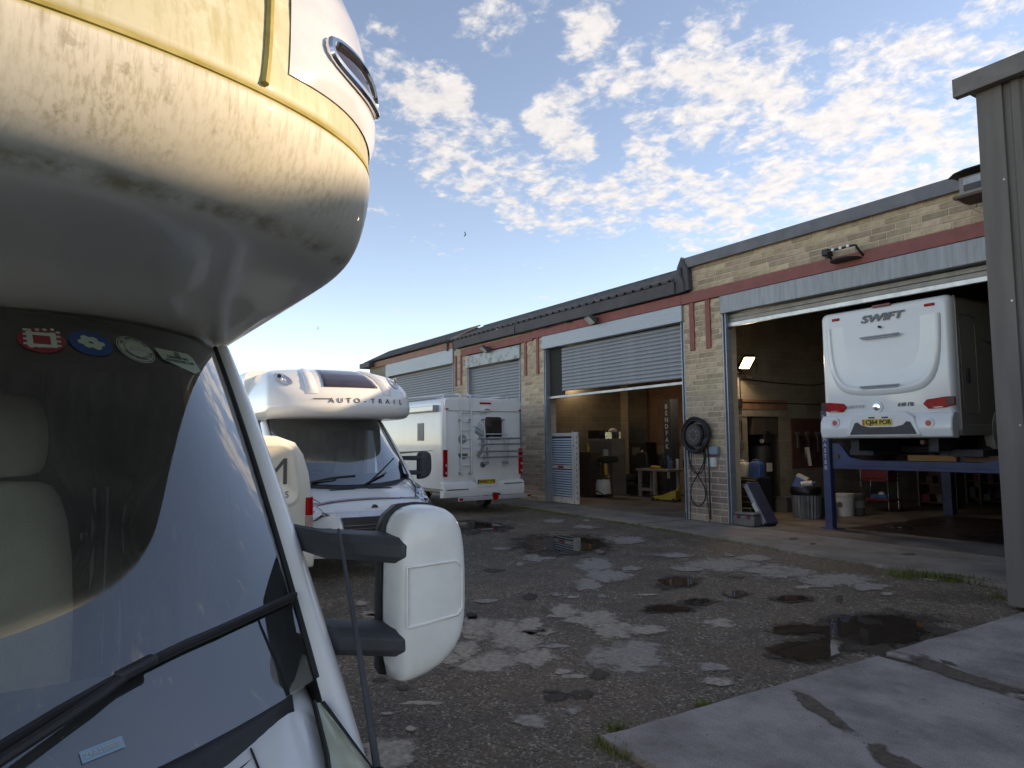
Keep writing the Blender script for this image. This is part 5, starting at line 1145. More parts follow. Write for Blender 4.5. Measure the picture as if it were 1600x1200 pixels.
for xx, w_ in ((1306, .07), (1377, .16), (1452, .08)):
    y, z = q5(xx, {1306: 500, 1377: 477, 1452: 476}[xx]); obj('marker_lamp', MB().box(-.02, .02, y - w_, y + w_, z - .022, z + .022), REDL if xx != 1377 else mat('dim_red', (.18, .03, .03), .3), sf, bevel=.008)
y, z = q5(1371, 636); bd = obj('badge', MB().cyl((-.02, y, z), (.02, y, z), .10, 24), SWM, sf, bevel=.006); obj('badge_face', MB().lathe([(.062, 0), (.06, .012), (.02, .018), (.001, .018)], n=20), CHROME, bd).matrix_local = Matrix.Translation((.02, y, z)) @ Matrix.Rotation(R_(90), 4, 'Y')
text('lettering', 'LIFESTYLE', .07, (.012, q5(1337, 636)[0], q5(1337, 636)[1]), FACE_X, MGREY, sf, .002, sx=1.1, shear=.2); text('lettering', '640 FB', .085, (.012, q5(1415, 632)[0], q5(1415, 632)[1]), FACE_X, DGREY, sf, .002, off=.003, sx=1.1, shear=.2)
# right flank details (locker door, handle, swirl)
fy = 1.127
obj('locker_door', MB().tube([(-.35, fy, 2.2), (-.30, fy, 2.25), (-.26, fy, 3.6), (-.32, fy, 3.72), (-.7, fy, 3.72), (-.76, fy, 3.6), (-.76, fy, 2.2), (-.7, fy, 2.14), (-.4, fy, 2.14), (-.35, fy, 2.2)], .010, 6), mat('door_line', (.20, .18, .15), .5), sf)
obj('locker_handle', MB().box(-.46, -.40, fy, fy + .04, 2.62, 2.86), BLK, sf, bevel=.015)
for x, z in ((-.9, 3.35), (-1.25, 3.20)): obj('swirl_decal', MB().prism([(x, z), (x - .5, z - .10), (x - .75, z - .05), (x - .5, z - .02)], 1, fy - .001, fy + .003), DGREY, sf, smooth=None)
obj('side_skirt', MB().box(-6.3, -.16, -1.12, 1.13, 1.80, 1.98), CHAM, sf, bevel=.02)
obj('wheel_arch', MB().cyl((-1.55, 1.0, 1.86), (-1.55, 1.135, 1.86), .42, 24), mat('arch_pale', (.55, .52, .45), .4), sf)
obj('chassis', MB().box(-6.2, -.2, -.75, -.60, 1.55, 1.80).box(-6.2, -.2, .60, .75, 1.55, 1.80).box(-1.7, -1.5, -.9, .9, 1.5, 1.62), BLK, sf)
obj('exhaust', MB().tube([(-.1, .55, 1.70), (-1.2, .55, 1.66), (-3, .5, 1.66)], .04, 8), mat('rusty_pipe', (.16, .09, .05), .8), sf)
for x, y in ((-1.55, .95), (-1.55, -.95)):
    w5 = wheel(sf, x, y); w5.location.z = 1.62
# ================================================================== WORKSHOP CONTENTS
FZ = .056
WOOD = mat('worn_wood', (.36, .30, .23), .8, col2=(.25, .20, .15), scale=5, stretch=(1, 6, 1))
CHIP = mat('chipboard', (.25, .205, .155), .9, col2=(.18, .145, .11), scale=9)
DWOOD = mat('brown_board', (.085, .05, .038), .7)
GREYM = mat('grey_cabinet', (.15, .15, .145), .5, col2=(.10, .10, .098), scale=2)
YEL = mat('yellow_paint', (.55, .36, .03), .45, col2=(.38, .24, .03), scale=8)
LIFTB = mat('lift_blue', (.045, .065, .15), .5, col2=(.033, .045, .105), scale=4)
LIFTD = mat('lift_slate', (.045, .055, .075), .5)
WPL = mat('white_plastic', (.62, .61, .57), .5, col2=(.52, .50, .46), scale=6)
BLUEP = mat('blue_plastic', (.05, .13, .33), .45, var=.15)
RUST = mat('rusty_white', (.62, .60, .54), .6, col2=(.30, .19, .10), scale=9, thresh=(.30, .42))
REDT = mat('red_tool_paint', (.17, .025, .028), .6)
LOUV = mat('louvre_blue_white', (.55, .62, .70), .45, col2=(.45, .52, .60), scale=4)
def base(x, y, z=FZ): return gpt(x, y, z)
def mpart(name, mb, m, t, **k): return obj(name, mb, m, t, **k)

# --- louvred white door leaning in the middle bay
pL = ypt(861, 779, 11.74); pR = ypt(900, 779, 11.74); wD = (pR - pL).length
ld_ = thing('louvred_door', 'white louvred metal door with red label leaning at the open bay', 'door', (pL.x, 11.74, FZ), R_(-2))
hD = 1.92
mb = MB().box(0, .07, -.03, .03, 0, hD).box(wD - .07, wD, -.03, .03, 0, hD).box(.07, wD - .07, -.03, .03, 0, .16).box(.07, wD - .07, -.03, .03, hD - .09, hD).box(.07, wD - .07, -.03, .03, .93, 1.03)
mpart('door_frame', mb, RUST, ld_, bevel=.006)
obj('louvre_backing', MB().box(.06, wD - .06, .022, .028, .1, hD - .05), mat('louvre_dark', (.10, .11, .12), .8), ld_)
me = mesh(MB().prism([(-.022, 0), (.008, .040), (.014, .036), (-.016, -.004)], 0, .07, wD - .07), 'slat'); me.materials.append(LOUV)
for z0, n_ in ((.19, 11), (1.06, 11)):
    for k in range(n_):
        o = bpy.data.objects.new('slat', me); COL.objects.link(o); o.parent = ld_; o.location = (0, 0, z0 + .067*k)
obj('label_plate', MB().box(wD*.36, wD*.60, -.034, -.031, .945, 1.015), mat('label_red', (.55, .07, .09), .5), ld_); obj('key_plate', MB().cyl((wD*.9, -.04, .98), (wD*.9, -.03, .98), .018, 12), BLK, ld_)
fr = mpart('side_post', MB().box(wD + .02, wD + .17, -.02, .05, 0, hD + .02), RUST, ld_, bevel=.006)
for k in range(12): obj('post_slot', MB().box(wD + .135, wD + .155, -.026, -.02, .12 + .15*k, .19 + .15*k), BLK, fr)
obj('hinge_knob', MB().cyl((wD - .05, 0, hD), (wD - .05, 0, hD + .04), .025, 10), WPL, ld_)
# --- things at the back of the middle bay
p = base(940, 772); t = thing('steel_cabinet', 'tall grey steel cabinet against the back of the middle bay', 'cabinet', p)
cw_ = .62; mpart('carcass', MB().box(-cw_, cw_, -.05, .5, 0, 1.75), GREYM, t, bevel=.01); mpart('cabinet_door', MB().box(-cw_ + .03, -.005, -.07, -.05, .06, 1.70), GREYM, t, bevel=.006); mpart('cabinet_door', MB().box(.005, cw_ - .03, -.07, -.05, .06, 1.70), GREYM, t, bevel=.006)
mpart('handle', MB().box(.03, .05, -.09, -.07, .85, 1.0), BLK, t); mpart('notice', MB().box(.22, .46, -.074, -.071, 1.15, 1.42), WPL, t)
cp = p
t = thing('plastic_crate', 'black plastic crate on top of the grey steel cabinet', 'crate', (cp.x - .35, cp.y + .2, FZ + 1.752)); mb = MB().box(-.28, .28, -.2, .2, 0, .03)
for a in ((-.28, -.26, -.2, .2), (.26, .28, -.2, .2), (-.28, .28, -.2, -.18), (-.28, .28, .18, .2)): mb.box(*a, .03, .27)
mpart('crate_body', mb, BLK, t, bevel=.005)
for k in range(6): obj('crate_rib', MB().box(-.25 + .09*k, -.22 + .09*k, -.212, -.2, .03, .26), BLK, t)
t = thing('glass_tank', 'clear glass tank with white rag on the grey cabinet', 'tank', (cp.x + .38, cp.y + .2, FZ + 1.752)); mpart('tank_wall', MB().box(-.2, .2, -.15, .15, 0, .22), glassmat('tank_glass', (.7, .75, .75), dirt=.1), t); mpart('rag', MB().lathe([(.13, 0), (.15, .04), (.10, .09), (.03, .12)], (0, 0, .22), 9), WPL, t, smooth=60)
p = base(914, 775); t = thing('wooden_cupboard', 'narrow dark brown cupboard beside the louvred door', 'cupboard', p); mpart('carcass', MB().box(-.3, .3, 0, .4, 0, 1.35), DWOOD, t, bevel=.008); mpart('cupboard_door', MB().box(-.27, .27, -.02, 0, .05, 1.31), DWOOD, t, bevel=.005); mpart('knob', MB().cyl((.2, -.05, .7), (.2, -.02, .7), .02, 10), CHROME, t)
t = thing('spray_bottle', 'yellow bottle standing on the dark brown cupboard', 'bottle', (p.x, p.y + .15, FZ + 1.352)); mpart('bottle_body', MB().lathe([(.045, 0), (.05, .02), (.05, .17), (.02, .22), (.015, .24)], n=14), YEL, t); mpart('cap', MB().cyl((0, 0, .24), (0, 0, .28), .018, 10), WPL, t)
p = ypt(936, 612, 16.6); t = thing('wall_heater', 'dark box heater high on the back wall of the middle bay', 'heater', (p.x, 16.6, p.z)); mpart('heater_case', MB().box(-.32, .32, -.2, .28, -.25, .22), BLK, t, bevel=.02); mpart('heater_grille', MB().box(-.26, .26, -.22, -.2, -.19, .16), mat('grille_grey', (.09, .09, .09), .5), t); mpart('flue_pole', MB().cyl((-.02, .1, -1.0), (-.02, .1, -.25), .04, 10), GREYM, t)
# wheel-balancer stand
p = base(945, 776); t = thing('tyre_stand', 'black tyre on a chrome stand inside the middle bay', 'tyre stand', p)
mpart('pole', MB().cyl((-.15, 0, .1), (-.15, 0, 1.15), .03, 10), CHROME, t); mpart('arm', MB().tube([(-.35, 0, 1.22), (-.25, 0, 1.15), (-.1, 0, 1.17), (.1, 0, 1.2)], .03, 8), BLK, t); mpart('tyre', MB().lathe([(.16, 0), (.28, .0), (.32, .05), (.32, .13), (.28, .18), (.16, .18)], (.18, 0, 1.05), 24), TYRE, t); mpart('leg', MB().box(-.2, .3, -.06, .06, 0, .08), BLK, t); mpart('column', MB().cyl((.12, .05, .08), (.12, .05, 1.1), .06, 12), GREYM, t)
p = base(955, 776); t = thing('oil_drainer', 'white drum oil drainer with yellow funnel and black frame', 'oil drainer', p - Vector((0, .3, 0)))
mpart('drum', MB().lathe([(.20, .08), (.235, .10), (.24, .16), (.22, .30), (.225, .42), (.19, .52), (.08, .56)], n=22), WPL, t, smooth=50); mpart('funnel', MB().lathe([(.12, .60), (.05, .66), (.06, .72), (.07, 1.0), (.06, 1.02)], (.08, .05, 0), 16), YEL, t); mpart('frame', MB().tube([(-.2, 0, .5), (-.12, -.1, .60), (.02, -.14, .52), (.14, -.1, .62), (.22, 0, .66)], .022, 8).tube([(-.2, -.18, .1), (0, -.24, .2), (.2, -.18, .1)], .02, 8), BLK, t)
for k in (-1, 1): mpart('castor', MB().cyl((k*.24, -.06, .06), (k*.24, .02, .06), .06, 12), RUB, t)
p = base(1010, 772); t = thing('chipboard_sheet', 'large tan chipboard sheet leaning on the back wall', 'board', (p.x, 16.9, FZ)); mb = MB(); mb.bar((-.9, 0, .0), (-.9, .35, 2.05), 3.4, .03, up=(0, 1, 0)); mpart('sheet', MB().add([(-1.5, 0, 0), (1.2, 0, 0), (1.2, .4, 2.0), (-1.5, .4, 2.0), (-1.5, .03, 0), (1.2, .03, 0), (1.2, .43, 2.0), (-1.5, .43, 2.0)], [(0,1,2,3),(7,6,5,4),(0,4,5,1),(1,5,6,2),(2,6,7,3),(3,7,4,0)]), CHIP, t, smooth=None)
for x, z in ((-.2, 1.4), (.3, 1.1), (.1, .8)): mpart('scuff', MB().box(x, x + .08, .4*z/2.0 - .012, .4*z/2.0 - .002, z, z + .25), DWOOD, t)
p = base(1000, 772); t = thing('car_seat', 'black upright seat pad propped behind the workbench', 'seat', (p.x - .1, 15.6, FZ)); mpart('back_pad', MB().loft([[(x*w_, y, z) for x, y in ((-.28, -.06), (.28, -.06), (.28, .06), (-.28, .06))] for z, w_ in ((.3, 1), (.9, 1), (1.2, .9), (1.32, .75))], True, True), BLK, t, bevel=.03, seg=3); mpart('base_pad', MB().box(-.3, .3, -.5, .05, .0, .3), BLK, t, bevel=.04, seg=3)
for k, (xx, yy, lab) in enumerate(((972, 771, 'lowest of the worn tyres stacked behind the oil drainer'), (972, 771, 'middle of the worn tyres stacked behind the oil drainer'), (972, 771, 'topmost of the worn tyres stacked behind the oil drainer'))):
    q = base(xx, yy); t = thing('tyre', lab, 'tyre', (q.x + .03*k, q.y + .1, FZ + .2*k), group='worn tyres in the middle bay'); mpart('tread', MB().lathe([(.19, 0), (.30, .0), (.335, .04), (.335, .155), (.30, .195), (.19, .195)], n=26), TYRE, t); mpart('bead', MB().lathe([(.185, .02), (.19, .03), (.19, .165), (.185, .175)], n=22), RUB, t)
q = base(968, 769); t = thing('machine_cabinet', 'tall black machine cabinet right of the grey steel cabinet', 'machine', (q.x + .1, q.y + .75, FZ)); mpart('carcass', MB().box(-.38, .38, 0, .5, 0, 1.62), BLK, t, bevel=.015); mpart('control_panel', MB().box(-.28, .10, -.012, 0, 1.2, 1.45), GREYM, t, bevel=.004); mpart('dial', MB().cyl((.22, -.03, 1.32), (.22, 0, 1.32), .05, 14), WPL, t)
q = base(985, 771); t = thing('gas_bottle', 'blue gas bottle standing beside the chipboard sheet', 'gas bottle', (q.x, q.y + .5, FZ)); mpart('bottle_body', MB().lathe([(.13, 0), (.15, .03), (.15, .72), (.12, .84), (.05, .90)], n=20), LIFTB, t); mpart('valve', MB().cyl((0, 0, .9), (0, 0, 1.0), .03, 10), YEL, t)
# workbench
p = base(1018, 777); t = thing('workbench', 'pale wooden workbench with cluttered top in the middle bay', 'workbench', p)
mpart('bench_top', MB().box(-.62, .75, -.05, .6, .78, .84), WOOD, t, bevel=.008)
for x, y in ((-.5, .02), (.15, .02), (-.5, .5), (.62, .5)): mpart('leg', MB().box(x - .05, x + .05, y - .04, y + .04, 0, .78), WOOD, t, bevel=.004)
mpart('rail', MB().box(-.5, .15, .0, .04, .18, .27), WOOD, t)
bp0 = p
t = thing('angle_grinder', 'yellow power tool lying on the wooden workbench', 'power tool', (bp0.x + .1, bp0.y + .1, FZ + .84)); mpart('tool_body', MB().tube([(-.2, 0, .05), (0, 0, .06), (.18, .02, .05)], .05, 10, taper=.7), YEL, t); mpart('tool_head', MB().cyl((-.2, 0, .02), (-.2, 0, .12), .06, 12), BLK, t)
cols = [('black', BLK), ('dark blue', BLUEP), ('grey', GREYM), ('white', WPL)]
for k, (x, y, h_, r) in enumerate(((.28, .3, .30, .05), (.42, .35, .36, .06), (.56, .3, .26, .055), (.66, .45, .32, .05), (.0, .42, .2, .05))):
    nm, m_ = cols[k % 4]; extra = ['beside the yellow tool', 'in the middle of the clutter', 'behind the lift post', 'at the right end', 'at the left end'][k]
    t = thing('aerosol_can', f'{nm} can on the wooden workbench {extra}', 'can', (bp0.x + x, bp0.y + y, FZ + .84), group='cans on the workbench'); mpart('can_body', MB().lathe([(r*.95, 0), (r, .01), (r, h_*.85), (r*.6, h_*.95)], n=14), m_, t); mpart('cap', MB().cyl((0, 0, h_*.95), (0, 0, h_*1.1), r*.5, 10), BLK, t)
# slate lift post
p = base(1050, 774); LP = p
t = thing('lift_post', 'dark slate two post lift column lettered down its face', 'vehicle lift', p)
mpart('column', MB().box(-.17, .17, -.12, -.09, 0, 2.95).box(-.17, -.13, -.09, .2, 0, 2.95).box(.13, .17, -.09, .2, 0, 2.95), LIFTD, t, bevel=.008); mpart('carriage', MB().box(-.12, .12, -.08, .24, .3, 1.1), BLK, t); mpart('base_plate', MB().box(-.3, .3, -.25, .35, 0, .02), BLK, t)
for i, ch in enumerate('BENDPAK'): text('lettering', ch, .20, (-.03, -.123, 2.72 - .205*i), FACE_MY, mat('lift_white', (.62, .62, .62), .5), t, .001, off=.006)
mpart('caution_strip', MB().box(-.015, .03, -.125, -.121, .72, 1.22), WPL, t); mpart('caution_plate', MB().box(-.06, .06, -.127, -.121, .52, .72), WPL, t); mpart('lift_arm', MB().bar((0, .1, .16), (.5, -.5, .16), .12, .1), BLK, t)
p2 = base(1066, 771); t = thing('lift_post', 'black rear lift column half hidden behind the brick pier', 'vehicle lift', p2 + Vector((.0, .6, 0))); mpart('column', MB().box(-.15, .15, -.15, .15, 0, 2.95), BLK, t, bevel=.01); mpart('base_plate', MB().box(-.25, .25, -.25, .25, 0, .02), BLK, t)
p = base(1042, 783); t = thing('trolley_jack', 'yellow trolley jack on the floor by the pier', 'jack', p, R_(15))
mpart('chassis', MB().loft([[(x, y, z) for y, z in ((-w_, .05), (w_, .05), (w_, h_), (-w_, h_))] for x, w_, h_ in ((-.42, .08, .12), (-.1, .12, .16), (.25, .14, .30), (.36, .13, .30))], True, True), YEL, t, bevel=.01); mpart('saddle', MB().cyl((-.36, 0, .12), (-.36, 0, .16), .06, 12), BLK, t); mpart('handle_socket', MB().tube([(.25, 0, .22), (.4, 0, .42)], .03, 8), YEL, t)
for x, y in ((-.38, .12), (-.38, -.12), (.3, .16), (.3, -.16)): mpart('wheel', MB().cyl((x, y - .02, .05), (x, y + .02, .05), .05, 12), BLK, t)
# --- lamps that are lit inside
def lit_lamp(name, lab, loc, aim, power, sz=(.16, .22), col=(1.0, .92, .78)):
    t = thing(name, lab, 'lamp', loc); d = Vector(aim).normalized(); up = Vector((0, 0, 1)); r = d.cross(up).normalized(); q = r.cross(d)
    def P(a, b_, c): return r*a + q*b_ + d*c
    w_, h_ = sz; mpart('lamp_case', MB().add([P(a, b_, c) for c in (-.07, 0) for a, b_ in ((-w_, -h_), (w_, -h_), (w_, h_), (-w_, h_))], [(0,1,2,3),(7,6,5,4),(0,4,5,1),(1,5,6,2),(2,6,7,3),(3,7,4,0)]), BLK, t, smooth=None)
    mpart('lamp_glass', MB().add([P(a*.9, b_*.9, .004) for a, b_ in ((-w_, -h_), (w_, -h_), (w_, h_), (-w_, h_))], [(0, 1, 2, 3)]), emitmat('lamp_glow', (1.0, .78, .45), 7), t, smooth=None, fix=False)
    l_ = bpy.data.lights.new('lamp_light', 'AREA'); l_.shape = 'RECTANGLE'; l_.size = w_*2; l_.size_y = h_*2; l_.energy = power; l_.color = col
    lo = bpy.data.objects.new('lamp_light', l_); COL.objects.link(lo); lo.parent = t; lo.location = d*.02; lo.rotation_euler = d.to_track_quat('-Z', 'Y').to_euler()
    return t
p = xpt(1167, 567, CX + .33); fl3 = lit_lamp('floodlight', 'lit warm floodlight on the left wall of the open bay', p, (.55, -.25, -.8), 8, (.13, .20))
mpart('bracket', MB().bar((-.02, 0, .02), (-.31, .02, -.02), .04, .04), BLK, fl3)
p = ypt(895, 592, 13.2); lit_lamp('floodlight', 'lit lamp glowing behind the half raised shutter', xpt(897, 593, -18.8), (.3, .2, -.93), 3, (.10, .22))
lit_lamp('floodlight', 'lit lamp behind the right edge of the middle bay', ypt(1070, 604, 15.5), (-.35, .25, -.9), 2.2, (.10, .16))
# --- right bay: wall fittings
def wallpt(x, y): return xpt(x, y, CX)
a = wallpt(1149, 575); ZW = [wallpt(1149, q_).z for q_ in (577, 630, 653, 696, 722, 742)]
t = thing('conduit', 'black conduit and switch boxes up the left wall of the open bay', 'conduit', (CX, a.y, 0))
mpart('pipe', MB().tube([(.02, 0, ZW[5]), (.02, 0, ZW[0])], .014, 6).tube([(.02, .12, ZW[3]), (.02, .12, ZW[0])], .012, 6), MATS['cable_black'], t)
for z, s_, m_ in ((ZW[0], .10, BLK), (ZW[1], .10, BLK), (ZW[2], .07, GREYM), (ZW[3], .10, GREYM), (ZW[4], .07, GREYM)): mpart('switch_box', MB().box(.0, .09, -s_, s_, z - s_, z + s_), m_, t, bevel=.01)
mpart('lamp_cable', MB().tube([(.04, .1, ZW[0] - .05), (.15, .3, ZW[0] - .2), (.25, .42, ZW[0] - .1), (.25, .45, ZW[0] + .15)], .012, 6), MATS['cable_black'], t)
t = thing('wall_cable', 'thin black cable slung along the left wall above the doorway', 'cable', (CX, 0, 0)); mpart('cable_run', MB().tube([(.02, 13.0, wallpt(1160, 592).z), (.02, 14.2, wallpt(1210, 598).z), (.02, 15.6, wallpt(1262, 602).z), (.02, 17.5, 3.3)], .014, 6).tube([(.02, 13.0, wallpt(1160, 628).z), (.02, 14.3, wallpt(1213, 630).z), (.02, 16, wallpt(1275, 632).z), (.02, 18, 2.7)], .012, 6), MATS['cable_black'], t)
# black tool chest with things on it
p = base(1163, 798); t = thing('tool_chest', 'black drawer tool chest just inside the open bay', 'tool chest', (CX + .40, 12.78, FZ), R_(0)); TC = Vector((CX + .40, 12.78, FZ))
mpart('carcass', MB().box(-.36, .36, -.22, .25, .10, .88), BLK, t, bevel=.012)
for k in range(6): dr = mpart('drawer', MB().box(-.34, .34, -.245, -.22, .14 + .12*k, .245 + .12*k), BLK, t, bevel=.006); obj('drawer_pull', MB().box(-.33, .33, -.258, -.246, .225 + .12*k, .24 + .12*k), CHROME, dr)
for x in (-.28, .28): mpart('castor', MB().cyl((x, -.15, .05), (x, -.10, .05), .05, 12), RUB, t)
mpart('maker_plate', MB().box(.0, .12, -.252, -.246, .66, .74), WPL, t)
def jerry(lab, loc, m_, h_=.34, w_=.13):
    t = thing('jerrycan', lab, 'jerrycan', loc); mpart('can_body', MB().loft([[(x*w_*k, y*.09*k, z) for x, y in ((-1, -1), (1, -1), (1, 1), (-1, 1))] for z, k in ((0, .96), (.02, 1), (h_*.75, 1), (h_*.9, .8), (h_*.95, .5))], True, True), m_, t, bevel=.015, seg=3); mpart('spout', MB().cyl((w_*.5, 0, h_*.9), (w_*.5, 0, h_*1.06), .03, 12), m_, t); mpart('grip', MB().tube([(-w_*.7, 0, h_*.8), (-w_*.5, 0, h_*1.04), (0, 0, h_*1.06), (w_*.2, 0, h_*.95)], .018, 8), m_, t)
jerry('white plastic jerrycan on the black tool chest', TC + Vector((-.18, .0, .88)), WPL); jerry('blue plastic jerrycan on the black tool chest', TC + Vector((.16, .02, .88)), BLUEP, .36, .15)
# leaning dark case and grey toolbox
p = base(1203, 822); q = Vector((p.x, p.y, FZ)); t = thing('long_case', 'long navy plastic tool case leaning on the tool chest', 'case', q)
top = Vector((-.52, .10, .80)); d = top.normalized(); n_ = Vector((-d.z, 0, d.x)) ; mb = MB(); mpart('case_shell', mb.bar(Vector((.02, 0, .02)), top, .30, .16, up=(0, 0, 1)), mat('navy_plastic', (.045, .05, .085), .45), t, bevel=.02, seg=3)
mpart('case_rib', MB().bar(Vector((.0, -.16, .06)), top + Vector((0, -.16, -.02)), .02, .10), MGREY, t, bevel=.004); mpart('case_label', MB().bar(Vector((-.16, -.158, .28)), Vector((-.26, -.158, .44)), .012, .08), WPL, t)
p = base(1168, 821); t = thing('tool_box', 'grey plastic tool box on the floor before the tool chest', 'tool box', p); mpart('box_body', MB().box(-.26, .26, -.12, .12, 0, .20), GREYM, t, bevel=.02); mpart('box_lid', MB().box(-.25, .25, -.11, .11, .205, .26), GREYM, t, bevel=.02); mpart('grip', MB().tube([(-.1, 0, .26), (-.08, 0, .33), (.08, 0, .33), (.1, 0, .26)], .015, 8), BLK, t)
for x in (-.12, .12): mpart('latch', MB().box(x - .03, x + .03, -.135, -.12, .14, .22), REDT, t)
# compressor in the doorway, bag and drum
p = wallpt(1190, 760); yD = p.y; t = thing('air_compressor', 'black upright compressor standing in the side doorway', 'compressor', (CX - .25, 13.95, FZ))
mpart('tank', MB().lathe([(.10, .25), (.24, .32), (.27, .42), (.27, 1.45), (.24, 1.55), (.10, 1.6)], n=24), BLK, t); mpart('motor', MB().cyl((-.25, 0, 1.75), (.25, 0, 1.75), .16, 18), BLK, t, bevel=.02); mpart('hose', MB().tube([(.2, -.05, 1.7), (.28, -.1, 1.9), (.1, -.12, 1.98), (-.1, -.1, 1.85)], .025, 8), RUB, t); mpart('gauge', MB().cyl((.18, -.14, 1.66), (.18, -.17, 1.66), .05, 14), WPL, t); mpart('data_plate', MB().box(.26, .275, -.12, .06, .95, 1.15), WPL, t)
for a_ in range(3): mpart('leg', MB().bar((.18*math.cos(a_*2.1), .18*math.sin(a_*2.1), 0), (.2*math.cos(a_*2.1), .2*math.sin(a_*2.1), .36), .05, .03), BLK, t)
p = base(1203, 790); t = thing('steel_drum', 'dark grey drum with a hose at the doorway', 'drum', (p.x, p.y + .1, FZ)); DR = Vector((p.x, p.y + .1, FZ)); mpart('drum_body', MB().lathe([(.24, 0), (.25, .02), (.25, .30), (.262, .32), (.25, .34), (.25, .62), (.26, .64)], n=24), GREYM, t); mpart('hose', MB().tube([(.24, -.1, .5), (.4, -.2, .42), (.42, -.25, .2), (.25, -.3, .12), (.0, -.35, .15)], .022, 8), RUB, t)
t = thing('salt_bag', 'blue and white printed plastic sack on the drum', 'sack', DR + Vector((0, 0, .642))); mpart('sack_body', MB().loft([[(x*w_, y*d_, z) for x, y in ((-1, -.6), (0, -1), (1, -.6), (1, .6), (0, 1), (-1, .6))] for z, w_, d_ in ((0, .19, .14), (.1, .215, .16), (.34, .20, .14), (.46, .16, .08), (.55, .19, .03))], True, True), mat('sack_blue', (.10, .26, .52), .45, col2=(.55, .60, .65), scale=5, thresh=(.42, .5)), t, smooth=60, sub=1); mpart('sack_neck', MB().lathe([(.08, 0), (.05, .04), (.10, .09)], (0.05, 0, .5), 9), WPL, t)
# dustbin
p = base(1252, 810); t = thing('dustbin', 'ribbed galvanised dustbin overflowing with packaging', 'bin', p + Vector((0, .2, 0)))
GB = mat('galvanised_bin', (.30, .31, .31), .45, metal=.5, col2=(.20, .205, .205), scale=5)
ring_ = lambda r, z: [((r + .012*math.cos(24*a_))*math.cos(a_), (r + .012*math.cos(24*a_))*math.sin(a_), z) for a_ in [2*math.pi*k/96 for k in range(96)]]
mpart('bin_body', MB().loft([ring_(.265, 0), ring_(.275, .05), ring_(.30, .52), ring_(.305, .56)], True, True), GB, t, smooth=50); mpart('bin_rim', MB().tube([(.31*math.cos(2*math.pi*k/24), .31*math.sin(2*math.pi*k/24), .57) for k in range(25)], .015, 6), GB, t)
mpart('bin_liner', MB().lathe([(.315, .50), (.33, .54), (.325, .62), (.29, .68), (.2, .66)], n=19), mat('liner_black', (.012, .012, .013), .35, bump=.6, bscale=14), t)
BB = p + Vector((0, .2, FZ*0))
t = thing('carton', 'blue and white carton sticking out of the dustbin', 'carton', BB + Vector((-.14, -.05, .66)), R_(20)); o = mpart('carton_body', MB().box(-.12, .12, -.08, .08, -.04, .26), mat('carton_blue', (.10, .14, .38), .5), t, bevel=.004); o.rotation_euler = (0, R_(25), 0); o2 = mpart('carton_end', MB().box(-.121, .121, -.081, .081, .20, .262), WPL, t); o2.rotation_euler = (0, R_(25), 0)
t = thing('plastic_bottle', 'crumpled white bottle lying on the dustbin rubbish', 'bottle', BB + Vector((.13, -.1, .72)), R_(35)); mpart('bottle_body', MB().tube([(-.14, 0, 0), (-.05, 0, .02), (.08, 0, .03)], .06, 10), WPL, t); mpart('cap', MB().tube([(.08, 0, .03), (.15, 0, .05)], .025, 8), BLUEP, t)
# pegboard with tools on the left wall
y0_, y1_ = wallpt(1236, 700).y, wallpt(1283, 700).y
t = thing('tool_board', 'reddish brown tool board hung with tools on the left wall', 'tool board', (CX, 0, 0)); mpart('board', MB().box(.0, .03, y0_, y1_, 1.05, 2.25), mat('board_redbrown', (.12, .05, .036), .8), t)
for k in range(7):
    yy = y0_ + .2 + (y1_ - y0_ - .4)*k/6; hh = random.uniform(.25, .5); mpart('hung_tool', MB().bar((.05, yy, 1.9 - .1*(k % 3)), (.05, yy, 1.9 - .1*(k % 3) - hh), .05, .02).box(.03, .07, yy - .07, yy + .07, 1.86 - .1*(k % 3), 1.93 - .1*(k % 3)), CHROME if k % 3 else GREYM, t)
q = wallpt(1259, 706); mpart('lettered_strip', MB().bar((.06, q.y - .03, 1.55), (.06, q.y + .05, 1.10), .02, .12), WPL, t)
for k, (xx, yy, dz, m_, lab) in enumerate(((1222, 800, .32, GREYM, 'grey carton on the floor left of the dustbin'), (1283, 806, .38, BLK, 'black plastic box on the floor right of the dustbin'), (1226, 790, .5, RUST, 'white metal box against the left wall behind the dustbin'))):
    q = base(xx, yy); t = thing('storage_box', lab, 'box', q + Vector((0, .1, 0))); mpart('box_body', MB().box(-.17, .17, -.14, .14, 0, dz), m_, t, bevel=.01); mpart('box_lid', MB().box(-.18, .18, -.15, .15, dz + .001, dz + .03), m_, t, bevel=.008)
# --- blue four-post lift under the raised motorhome
LY = 12.45
lf = thing('vehicle_lift', 'blue four post lift lettered down its front post', 'vehicle lift', (-8.43, LY, FZ))
for x in (0, 3.2):
    ps = mpart('post', MB().box(x - .075, x + .075, -.11, -.085, 0, 2.25).box(x - .075, x - .055, -.085, .03, 0, 2.25).box(x + .055, x + .075, -.085, .03, 0, 2.25), LIFTB, lf, bevel=.006); obj('post_foot', MB().box(x - .16, x + .16, -.16, .16, 0, .015), LIFTB, ps)
    mpart('post', MB().box(x - .1, x + .1, 4.2, 4.4, 0, 2.25), LIFTB, lf, bevel=.006)
zr_ = ypt(1293, 731, LY - .12).z - FZ
for i, ch in enumerate('LIFTMASTER'): text('lettering', ch, .105, (-.01, -.113, zr_ + .108*(9 - i)), FACE_MY, MATS['lift_white'], lf, .001, off=.002)
cbm = [(0.1, 1.14), (3.12, 1.14), (3.12, 1.62), (3.08, 1.62), (2.95, 1.36), (2.7, 1.31), (.75, 1.31), (.45, 1.36), (.25, 1.62), (.1, 1.62)]
